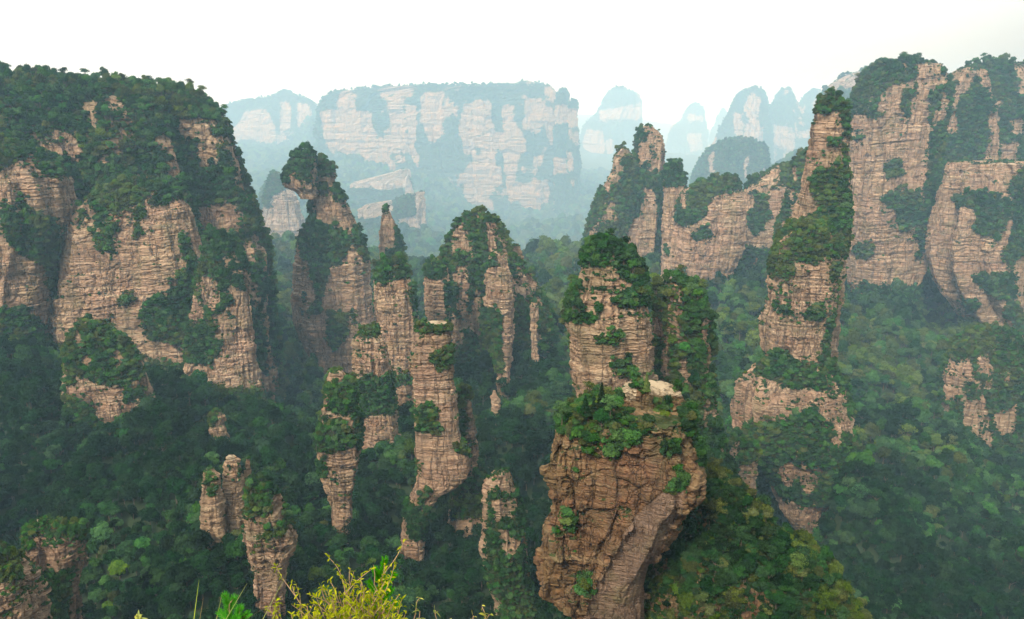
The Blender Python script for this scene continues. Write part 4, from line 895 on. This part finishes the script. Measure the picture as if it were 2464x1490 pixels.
# ---------------------------------------------------------------- which plants show largest in the view
SW, SH = 616, 373
sc_ = SW / 2464.0
zb_ = np.full((SH, SW), 1e9, np.float32)
for P in DEPTH_PTS:
    u, v, d = proj(P)
    iu = (u * sc_).astype(int); iv = (v * sc_).astype(int)
    ok = (iu >= 0) & (iu < SW) & (iv >= 0) & (iv < SH) & (d > 1)
    np.minimum.at(zb_, (iv[ok], iu[ok]), d[ok].astype(np.float32))
zb2 = zb_.copy()
for dy_, dx_ in ((0, 1), (1, 0), (1, 1)):
    zb2[:SH - dy_, :SW - dx_] = np.minimum(zb2[:SH - dy_, :SW - dx_], zb_[dy_:, dx_:] + (zb_[dy_:, dx_:] > 1e8) * 0)
PP = np.array([t['p'] for t in TREES]); DD = np.array([t['d'] for t in TREES])
cz = np.array([{'broadleaf_tree': .62, 'shrub': .25, 'pine_tree': .85, 'cypress_tree': .6}[t['kind']] for t in TREES])
uu, vv, dep = proj(PP + np.stack([0 * DD, 0 * DD, cz * DD], -1))
order = np.argsort(dep)
taken = np.zeros((SH, SW), bool)
shown = np.zeros(len(TREES), int)
for q in order:
    r = DD[q] * .46 * FPX / dep[q] * sc_
    x, yv = uu[q] * sc_, vv[q] * sc_
    xa, xb, ya, yb = int(max(0, x - r)), int(min(SW, x + r + 1)), int(max(0, yv - r)), int(min(SH, yv + r + 1))
    if xa >= xb or ya >= yb: continue
    gx, gy = np.meshgrid(np.arange(xa, xb) + .5, np.arange(ya, yb) + .5)
    m = ((gx - x) ** 2 + (gy - yv) ** 2 < max(r * r, .5)) & (zb2[ya:yb, xa:xb] > dep[q] - DD[q] * .6) & ~taken[ya:yb, xa:xb]
    shown[q] = m.sum()
    taken[ya:yb, xa:xb] |= m
print("plants", len(TREES), "seen", int((shown > 0).sum()), {k: sum(1 for t in TREES if t['kind'] == k) for k in NV})
single = set()
for k, top in (('broadleaf_tree', 290), ('shrub', 290), ('pine_tree', 220), ('cypress_tree', 9)):
    ids = [q for q in range(len(TREES)) if TREES[q]['kind'] == k and shown[q] > 0]
    ids.sort(key=lambda q: -shown[q])
    single.update(ids[:top])

WORD = {'broadleaf_tree': 'broadleaf tree', 'shrub': 'shrub', 'pine_tree': 'pine', 'cypress_tree': 'cypress'}
def describe(q):
    t = TREES[q]; u, v = uu[q], vv[q]
    if t['host']:
        f = next(f for f in FEATURES if f[0] == t['host'])
        ry = (v - f[2]) / max(1, f[4] - f[2]); rx = (u - f[1]) / max(1, f[3] - f[1])
        band = 'on the top of' if ry < .14 else 'high on' if ry < .36 else 'halfway down' if ry < .62 else 'low on' if ry < .85 else 'at the foot of'
        side = ', left edge' if rx < .28 else ', right edge' if rx > .72 else ', middle'
        return f"{t['tone']} {WORD[t['kind']]} {band} {t['host']}{side}", f"plants on {t['host']}"
    f = min(FEATURES, key=lambda f: abs(u - (f[1] + f[3]) / 2) * .8 + abs(v - f[4]) + abs(f[5] - dep[q]) * 1.0)
    side = 'left of' if u < f[1] + .2 * (f[3] - f[1]) else 'right of' if u > f[3] - .2 * (f[3] - f[1]) else 'in front of' if dep[q] < f[5] else 'behind'
    dist = 'close to' if abs(u - (f[1] + f[3]) / 2) < 150 else 'farther off from'
    return f"{t['tone']} {WORD[t['kind']]} in the forest {side} {f[0]}", f"forest trees near {f[0]}"

rs = np.random.RandomState(5)
rest = []
seen_labels = {}
for q, t in enumerate(TREES):
    k = t['kind']
    var = int(rs.randint(NV[k])); rot = rs.rand() * 6.283; sz = t['d'] * np.array([1, 1, rs.uniform(.85, 1.35)])
    lean = 0.0 if k != 'shrub' else .5
    if q not in single:
        rest.append((q, var, rot, sz)); continue
    root = bpy.data.objects.new(k, None)
    COL.objects.link(root)
    root.location = [float(c) for c in t['p']]
    root.empty_display_size = .5
    lab, grp = describe(q)
    tag(root, lab, {'broadleaf_tree': 'tree', 'shrub': 'shrub', 'pine_tree': 'pine tree', 'cypress_tree': 'cypress'}[k], grp, 'thing')
    for nm, me in ((('foliage' if k == 'shrub' else 'crown'), CROWNS[k, t['tone']][var]), (('stem' if k == 'shrub' else 'trunk'), TRUNK[k][var])):
        o = obj(nm, me, root)
        o.rotation_euler = (0, 0, rot); o.scale = [float(s) for s in sz]

# the remaining plants: two masses nobody would count
def mass(name, label, items):
    lib = bpy.data.collections.new("library_" + name)
    keys = {}
    for (k, tn), ms in CROWNS.items():
        for v, cm in enumerate(ms):
            tm = TRUNK[k][v]
            n1, n2 = len(cm.vertices), len(tm.vertices)
            a = np.zeros(n1 * 3, np.float32); cm.vertices.foreach_get("co", a)
            b = np.zeros(n2 * 3, np.float32); tm.vertices.foreach_get("co", b)
            f1 = np.arange(n1).reshape(-1, 4)
            f2 = np.zeros(len(tm.polygons) * 4, np.int32); tm.polygons.foreach_get("vertices", f2)
            tv = np.zeros(n1, np.float32); cm.attributes['tone'].data.foreach_get("value", tv)
            me = mesh_np("plant", np.concatenate([a.reshape(-1, 3), b.reshape(-1, 3)]), np.concatenate([f1, f2.reshape(-1, 4) + n1]), [M[tn], M['bark']],
                         attrs={'tone': np.concatenate([tv, np.zeros(n2)])}, midx=np.concatenate([np.zeros(len(f1)), np.ones(len(f2) // 4)]))
            keys[k, tn, v] = (len(keys), me)
    for key, (i_, me) in keys.items():
        lo = bpy.data.objects.new(f"plant_{i_:03d}", me); lib.objects.link(lo)
    P = np.array([TREES[q]['p'] for q, *_ in items])
    me = bpy.data.meshes.new(name)
    me.vertices.add(len(P)); me.vertices.foreach_set("co", P.astype(np.float32).ravel())
    at = me.attributes.new('var', 'INT', 'POINT'); at.data.foreach_set("value", np.array([keys[TREES[q]['kind'], TREES[q]['tone'], v][0] for q, v, *_ in items], np.int32))
    at = me.attributes.new('rot', 'FLOAT_VECTOR', 'POINT'); at.data.foreach_set("vector", np.array([[0, 0, r] for _, _, r, _ in items], np.float32).ravel())
    at = me.attributes.new('scl', 'FLOAT_VECTOR', 'POINT'); at.data.foreach_set("vector", np.array([s for *_, s in items], np.float32).ravel())
    o = obj(name, me)
    tag(o, label, kind='stuff')
    ng = bpy.data.node_groups.new("spread_" + name, 'GeometryNodeTree')
    ng.interface.new_socket("Geometry", in_out='INPUT', socket_type='NodeSocketGeometry')
    ng.interface.new_socket("Geometry", in_out='OUTPUT', socket_type='NodeSocketGeometry')
    gi = ng.nodes.new("NodeGroupInput"); go = ng.nodes.new("NodeGroupOutput")
    ci = ng.nodes.new("GeometryNodeCollectionInfo"); ci.inputs['Collection'].default_value = lib
    ci.inputs['Separate Children'].default_value = True; ci.inputs['Reset Children'].default_value = True
    ip = ng.nodes.new("GeometryNodeInstanceOnPoints"); ip.inputs['Pick Instance'].default_value = True
    def named(n_, ty):
        x = ng.nodes.new("GeometryNodeInputNamedAttribute"); x.data_type = ty; x.inputs['Name'].default_value = n_
        return x.outputs['Attribute']
    L = ng.links.new
    L(gi.outputs[0], ip.inputs['Points']); L(ci.outputs[0], ip.inputs['Instance'])
    L(named('var', 'INT'), ip.inputs['Instance Index'])
    e2r = ng.nodes.new("FunctionNodeEulerToRotation"); L(named('rot', 'FLOAT_VECTOR'), e2r.inputs[0]); L(e2r.outputs[0], ip.inputs['Rotation'])
    L(named('scl', 'FLOAT_VECTOR'), ip.inputs['Scale'])
    L(ip.outputs[0], go.inputs[0])
    md = o.modifiers.new("spread", 'NODES'); md.node_group = ng
    return o
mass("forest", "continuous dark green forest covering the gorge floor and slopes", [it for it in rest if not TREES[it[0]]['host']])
mass("cliff_scrub", "mass of small shrubs and trees clinging to the ledges of the rock walls", [it for it in rest if TREES[it[0]]['host']])

# ---------------------------------------------------------------- the viewpoint's own edge and the plants that grow on it
exs = np.concatenate([np.linspace(-420, -12, 60), np.linspace(-11, 11, 70), np.linspace(12, 420, 60)])
prof = np.concatenate([np.stack([np.linspace(-300, -3, 12), np.full(12, -4.35)], 1), np.stack([np.linspace(-2, 5.2, 26), np.full(26, -4.35)], 1), np.stack([5.4 + 1.5 * np.linspace(0, 1, 60) ** 2, -4.6 - 175 * np.linspace(0, 1, 60) ** 1.3], 1)])
ex, pi_ = np.meshgrid(exs, np.arange(len(prof)))
ey, ez = prof[pi_, 0], prof[pi_, 1]
wall_ = ez < -4.5
ez = ez + np.where(wall_, 0, .25 * fbm(ex * .7, ey * .7, 0, 401, 4))
ey = ey + np.where(ey > 4, .35 * vn(ex * .8, 0, 0, 402) - .3, 0) + np.where(wall_, 2.2 * fbm(ex * .09, ez * .05, 0, 403, 4) - 2.0, 0)
EV = np.stack([ex, ey, ez], -1).reshape(-1, 3)
nx_ = len(exs)
i = np.arange(len(prof) - 1)[:, None] * nx_; j = np.arange(nx_ - 1)[None, :]
EF = np.stack([i + j, i + j + 1, i + nx_ + j + 1, i + nx_ + j], -1).reshape(-1, 4)
tag(obj("ground", mesh_np("ground", EV, EF, [M['earth'], M['mid']], smooth=True, midx=np.repeat((np.arange(len(prof) - 1) > 38).astype(int), nx_ - 1))), "earthy cliff edge and wall of the viewpoint below the nearest plants", kind='structure')

def near_leaf(name, a, b):
    return leaf_mat(name, a, b, .35, .1)
M['spring'] = near_leaf("shrub_leaves", (0.10, 0.15, 0.012), (0.40, 0.40, 0.045))
M['needle'] = near_leaf("pine_needles", (0.045, 0.20, 0.014), (0.11, 0.36, 0.03))
M['blade'] = near_leaf("grass_blades", (0.16, 0.24, 0.03), (0.33, 0.36, 0.07))
M['dry'] = near_leaf("dry_blades", (0.20, 0.15, 0.06), (0.30, 0.22, 0.09))
M['twig'] = plain_mat("twig_bark", (0.22, 0.13, 0.07), (0.36, 0.25, 0.16), 30)

def p3(u, v, D):
    x, z = pt(u, v, D)
    return np.array([float(x), D, float(z)])

def curve(pts, n=12):
    pts = np.array(pts, float); m = len(pts)
    t = np.linspace(0, m - 1, n); k = np.minimum(t.astype(int), m - 2); f = (t - k)[:, None]
    p0 = pts[np.maximum(k - 1, 0)]; p1 = pts[k]; p2 = pts[k + 1]; q3 = pts[np.minimum(k + 2, m - 1)]
    return .5 * (2 * p1 + (p2 - p0) * f + (2 * p0 - 5 * p1 + 4 * p2 - q3) * f ** 2 + (3 * p1 - p0 - 3 * p2 + q3) * f ** 3)

def leaves_at(rs, P, T, ln, wd):
    """pointed leaves, folded along the midrib and drooping at the tip"""
    V = []
    for p, t in zip(P, T):
        d = t * rs.uniform(.1, .8) + rs.randn(3) * .55; d /= np.linalg.norm(d)
        s = np.cross(d, rs.randn(3) * .5 + np.array([0, 0, 1])); s /= np.linalg.norm(s) + 1e-9
        up = np.cross(s, d)
        L = ln * rs.uniform(.6, 1.25); Wd = wd * rs.uniform(.7, 1.2); dr = rs.uniform(.05, .45) * L
        dn = np.array([0, 0, -1.0])
        a = p; m1 = p + d * L * .35 - up * .0; m2 = p + d * L * .7 + dn * dr * .35; e = p + d * L + dn * dr
        w1, w2 = Wd, Wd * .8
        V += [a, m1 + s * w1 + up * w1 * .5, m1, m1 - s * w1 + up * w1 * .5, m2 + s * w2 + up * w2 * .4, m2, m2 - s * w2 + up * w2 * .4, e]
    V = np.array(V); n = len(P)
    b = np.arange(n)[:, None] * 8
    F4 = np.concatenate([b + np.array([[2, 1, 4, 5]]), b + np.array([[3, 2, 5, 6]])]); F3 = np.concatenate([b + np.array([[0, 1, 2]]), b + np.array([[0, 2, 3]]), b + np.array([[5, 4, 7]]), b + np.array([[6, 5, 7]])])
    return V, F4, F3, np.repeat(rs.rand(n), 8)

def leafy_shrub(label, base, tips, seed, leaf=.05, bare=(), fill=3):
    rs = np.random.RandomState(seed)
    root = bpy.data.objects.new("leafy_shrub", None); COL.objects.link(root)
    b0 = p3(*base[:2], base[2]); b0[2] = -4.35
    root.location = b0
    tag(root, label, "shrub", None, 'thing')
    tw, LP, LT = [], [], []
    for q, (u, v, D) in enumerate(tips):
        tip = p3(u, v, D)
        mid = b0 * .45 + tip * .55 + np.array([rs.randn() * .05, rs.randn() * .05, .12])
        nb = b0 + np.array([rs.randn() * .06, rs.randn() * .06, -.1])
        c = curve([nb, b0 * .7 + tip * .3 + rs.randn(3) * .05, mid, tip], 26) + rs.randn(26, 3) * .006
        r = np.linspace(.010, .0024, 26)
        tw.append(tube(c, r, 5))
        if q in bare: continue
        T = np.gradient(c, axis=0); T /= np.linalg.norm(T, axis=1, keepdims=True)
        for k in range(9, 26):
            for _ in range(2):
                LP.append(c[k] + rs.randn(3) * .006); LT.append(T[k])
        for f in range(fill):
            k = rs.randint(10, 24)
            d = T[k] * .6 + rs.randn(3) * .5; d[2] += .45; d /= np.linalg.norm(d)
            ln = rs.uniform(.10, .30)
            c2 = curve([c[k], c[k] + d * ln * .55 + rs.randn(3) * .015, c[k] + d * ln + np.array([0, 0, -.01])], 10)
            tw.append(tube(c2, np.linspace(.0034, .0014, 10), 4))
            T2 = np.gradient(c2, axis=0); T2 /= np.linalg.norm(T2, axis=1, keepdims=True)
            for kk in range(2, 10):
                LP.append(c2[kk]); LT.append(T2[kk])
                if rs.rand() < .7: LP.append(c2[kk]); LT.append(T2[kk])
    V, F = join(tw)
    o = obj("twig", mesh_np("twig", V - b0, F, [M['twig']], smooth=True), root)
    V, F4, F3, tn = leaves_at(rs, LP, LT, leaf, leaf * .16)
    obj("foliage", mesh_np("foliage", V - b0, F4, [M['spring']], F3, smooth=False, attrs={'tone': tn}), root)
    return root

leafy_shrub("yellow-green leafy shrub with thin arching twigs, in front of the dark gorge", (860, 1560, 4.7),
            [(646, 1464, 4.5), (703, 1414, 4.7), (735, 1462, 4.6), (772, 1413, 4.6), (800, 1440, 4.5), (844, 1368, 4.8), (868, 1400, 4.7), (926, 1360, 4.7), (897, 1356, 4.8), (872, 1382, 4.9), (905, 1420, 4.6), (955, 1440, 4.6), (966, 1454, 4.5), (930, 1465, 4.5), (860, 1455, 4.4), (820, 1480, 4.4), (760, 1480, 4.4), (980, 1478, 4.5), (700, 1478, 4.5), (850, 1428, 4.7), (890, 1450, 4.5), (830, 1410, 4.7), (790, 1465, 4.5), (910, 1440, 4.6), (870, 1425, 4.6), (940, 1455, 4.6), (880, 1470, 4.4), (835, 1460, 4.5), (815, 1425, 4.7)], 601, .040, bare=(8, 9), fill=9)
leafy_shrub("sparse yellow-green sprig with curled leaves, just beside the big leafy shrub", (1000, 1560, 4.6), [(1007, 1436, 4.6), (1048, 1470, 4.6), (1012, 1475, 4.6)], 602, .046, fill=1)
leafy_shrub("tiny yellow shoot tip standing alone, farthest from the grass blades", (1160, 1560, 4.6), [(1160, 1464, 4.6), (1135, 1485, 4.6), (1172, 1482, 4.6)], 603, .042, fill=0)

def pine_sprig(label, base, shoots, seed):
    rs = np.random.RandomState(seed)
    b0 = p3(*base); b0[2] = -4.35
    root = bpy.data.objects.new("pine_sapling", None); COL.objects.link(root); root.location = b0
    tag(root, label, "pine tree", None, 'thing')
    tw, NV_, tn = [], [], []
    j0 = p3(*shoots[0][0])
    tw.append(tube(curve([b0 - np.array([0, 0, .1]), b0 * .5 + j0 * .5 + np.array([.03, 0, 0]), j0], 12), np.linspace(.014, .007, 12), 6))
    for (a, b) in shoots:
        A = p3(*a); B = p3(*b)
        c = curve([A, A * .5 + B * .5 + rs.randn(3) * .008, B], 14)
        tw.append(tube(c, np.linspace(.006, .003, 14), 5))
        T = (B - A) / np.linalg.norm(B - A)
        nn = int(np.linalg.norm(B - A) / .15 * 300)
        for _ in range(nn):
            f = rs.rand() ** .8; p = A + (B - A) * (.12 + .88 * f)
            d = rs.randn(3); d -= T * d.dot(T); d /= np.linalg.norm(d) + 1e-9
            d = d * .75 + T * .85; d /= np.linalg.norm(d)
            L = .048 * rs.uniform(.75, 1.15) * (1.05 - .25 * f); s = np.cross(d, rs.randn(3)); s /= np.linalg.norm(s); s *= .0017
            NV_ += [p - s, p + s, p + d * L + s * .4, p + d * L - s * .4]; tn += [rs.rand()] * 4
    V, F = join(tw)
    obj("stem", mesh_np("stem", V - b0, F, [M['twig']], smooth=True), root)
    NV_ = np.array(NV_) - b0
    obj("foliage", mesh_np("foliage", NV_, np.arange(len(NV_)).reshape(-1, 4), [M['needle']], attrs={'tone': np.array(tn)}), root)

pine_sprig("bright green pine sapling standing up behind the big leafy shrub", (915, 1600, 5.1),
           [((915, 1500, 5.1), (914, 1440, 5.1)), ((914, 1445, 5.1), (918, 1395, 5.1)), ((916, 1400, 5.1), (926, 1346, 5.1)), ((914, 1420, 5.1), (948, 1382, 5.05)), ((914, 1450, 5.1), (942, 1420, 5.05)), ((914, 1440, 5.1), (888, 1402, 5.15)), ((916, 1410, 5.1), (903, 1372, 5.1)), ((914, 1470, 5.1), (884, 1440, 5.15)), ((914, 1480, 5.1), (950, 1452, 5.05))], 611)
pine_sprig("low bright green pine sapling between the grass blades", (556, 1600, 4.8),
           [((556, 1530, 4.8), (556, 1490, 4.8)), ((556, 1500, 4.8), (548, 1464, 4.8)), ((552, 1470, 4.8), (541, 1432, 4.8)), ((553, 1475, 4.8), (563, 1440, 4.8)), ((556, 1510, 4.8), (578, 1462, 4.75)), ((556, 1505, 4.8), (596, 1478, 4.75)), ((556, 1500, 4.8), (530, 1474, 4.85)), ((556, 1520, 4.8), (570, 1486, 4.7))], 612)

def blade(label, mat, base, tip, wd, seed, bend=.04):
    rs = np.random.RandomState(seed)
    B = p3(*base); T = p3(*tip)
    dirv = B - T
    R = T + dirv * ((T[2] + 4.38) / max(.05, T[2] - B[2]))          # follow the blade down to the soil
    mid = R * .5 + T * .5 + np.array([bend, 0, .03])
    c = curve([R, mid, T], 22)
    s = np.array([1, .3, 0.0]); s /= np.linalg.norm(s)
    wv = wd * np.concatenate([np.linspace(.7, 1, 6), np.linspace(1, .05, 16)])
    V = np.stack([c - s * wv[:, None], c + np.array([0, .25, 0]) * wv[:, None], c + s * wv[:, None]], 1).reshape(-1, 3)
    F = []
    for k in range(21):
        for q in (0, 1): F.append([k * 3 + q, k * 3 + q + 1, k * 3 + q + 4, k * 3 + q + 3])
    o = obj("grass_blade", mesh_np("grass_blade", V - R, F, [M[mat]], attrs={'tone': rs.rand(len(V))}))
    o.location = R
    tag(o, label, "grass", "grass blades at the cliff edge", 'thing')
blade("long green grass blade, leftmost of the upright blades", 'blade', (461, 1490, 4.7), (479, 1395, 4.8), .0085, 621)
blade("thin brownish grass blade just beside the leftmost green one", 'dry', (478, 1490, 4.8), (490, 1436, 4.9), .006, 622)
blade("green grass blade rising behind the low pine sapling's outer edge", 'blade', (517, 1490, 4.9), (536, 1424, 5.0), .0075, 623)
blade("slanting green grass blade crossing in front of the low pine sapling", 'blade', (542, 1490, 4.5), (595, 1403, 4.7), .0085, 624)
blade("dry bent grass blade with a brown tip, between the sapling and the shrub", 'dry', (598, 1490, 4.6), (671, 1440, 4.9), .0065, 625, -.06)
blade("longest green grass blade, slanting high next to the leafy shrub", 'blade', (630, 1490, 4.5), (692, 1377, 4.8), .0095, 626)
rs = np.random.RandomState(640)
b0 = p3(333, 1490, 4.6)
root = bpy.data.objects.new("budding_plant", None); COL.objects.link(root); root.location = (b0[0], b0[1], -4.35)
tag(root, "small yellow-budded plant tip poking up alone at the lower edge", "plant", None, 'thing')
off = np.array([b0[0], b0[1], -4.35])
V, F = tube(curve([off + np.array([0, 0, -.05]), off * .5 + b0 * .5 + np.array([.02, 0, 0]), b0], 10), np.linspace(.006, .004, 10), 6)
obj("stem", mesh_np("stem", V - off, F, [M['blade']], smooth=True), root)
LT = [np.array([math.cos(a), .3 * math.sin(a), .12]) for a in np.linspace(0, 6.28, 12)]
V, F4, F3, tn = leaves_at(rs, [b0 + t * .004 for t in LT], LT, .055, .008)
obj("foliage", mesh_np("foliage", V - off, F4, [M['blade']], F3, attrs={'tone': tn}), root)
bp = []
for q in range(9):
    a = q * 2.4; h = .004 * q
    c0 = b0 + np.array([.016 * math.cos(a), .016 * math.sin(a), .008 + .012 * rs.rand()])
    bp.append(tube(np.array([c0 - [0, 0, .008], c0, c0 + [0, 0, .008], c0 + [0, 0, .013]]), [.003, .0065, .005, .001], 6))
V, F = join(bp)
obj("bud", mesh_np("bud", V - off, F, [M['spring']], smooth=True, attrs={'tone': np.ones(len(V))}), root)

# ---------------------------------------------------------------- haze
top_z = 210.0
hv = np.array([[x, y, z] for x in (-24000, 24000) for y in (-460, 18500) for z in (-1900, top_z)], float)
hf = np.array([[0, 1, 3, 2], [4, 6, 7, 5], [0, 4, 5, 1], [2, 3, 7, 6], [0, 2, 6, 4], [1, 5, 7, 3]])
g = NG("haze_air")
pv = g.n("ShaderNodeVolumePrincipled", {'Color': (0.46, 0.75, 1.0, 1), 'Absorption Color': (1, 1, 1, 1), 'Density': 0.000152, 'Anisotropy': 0.1})
g.t.links.new(pv.outputs[0], g.out.inputs['Volume'])
tag(obj("haze", mesh_np("haze", hv, hf, [g.m])), "pale blue morning haze filling the gorge", kind='stuff')
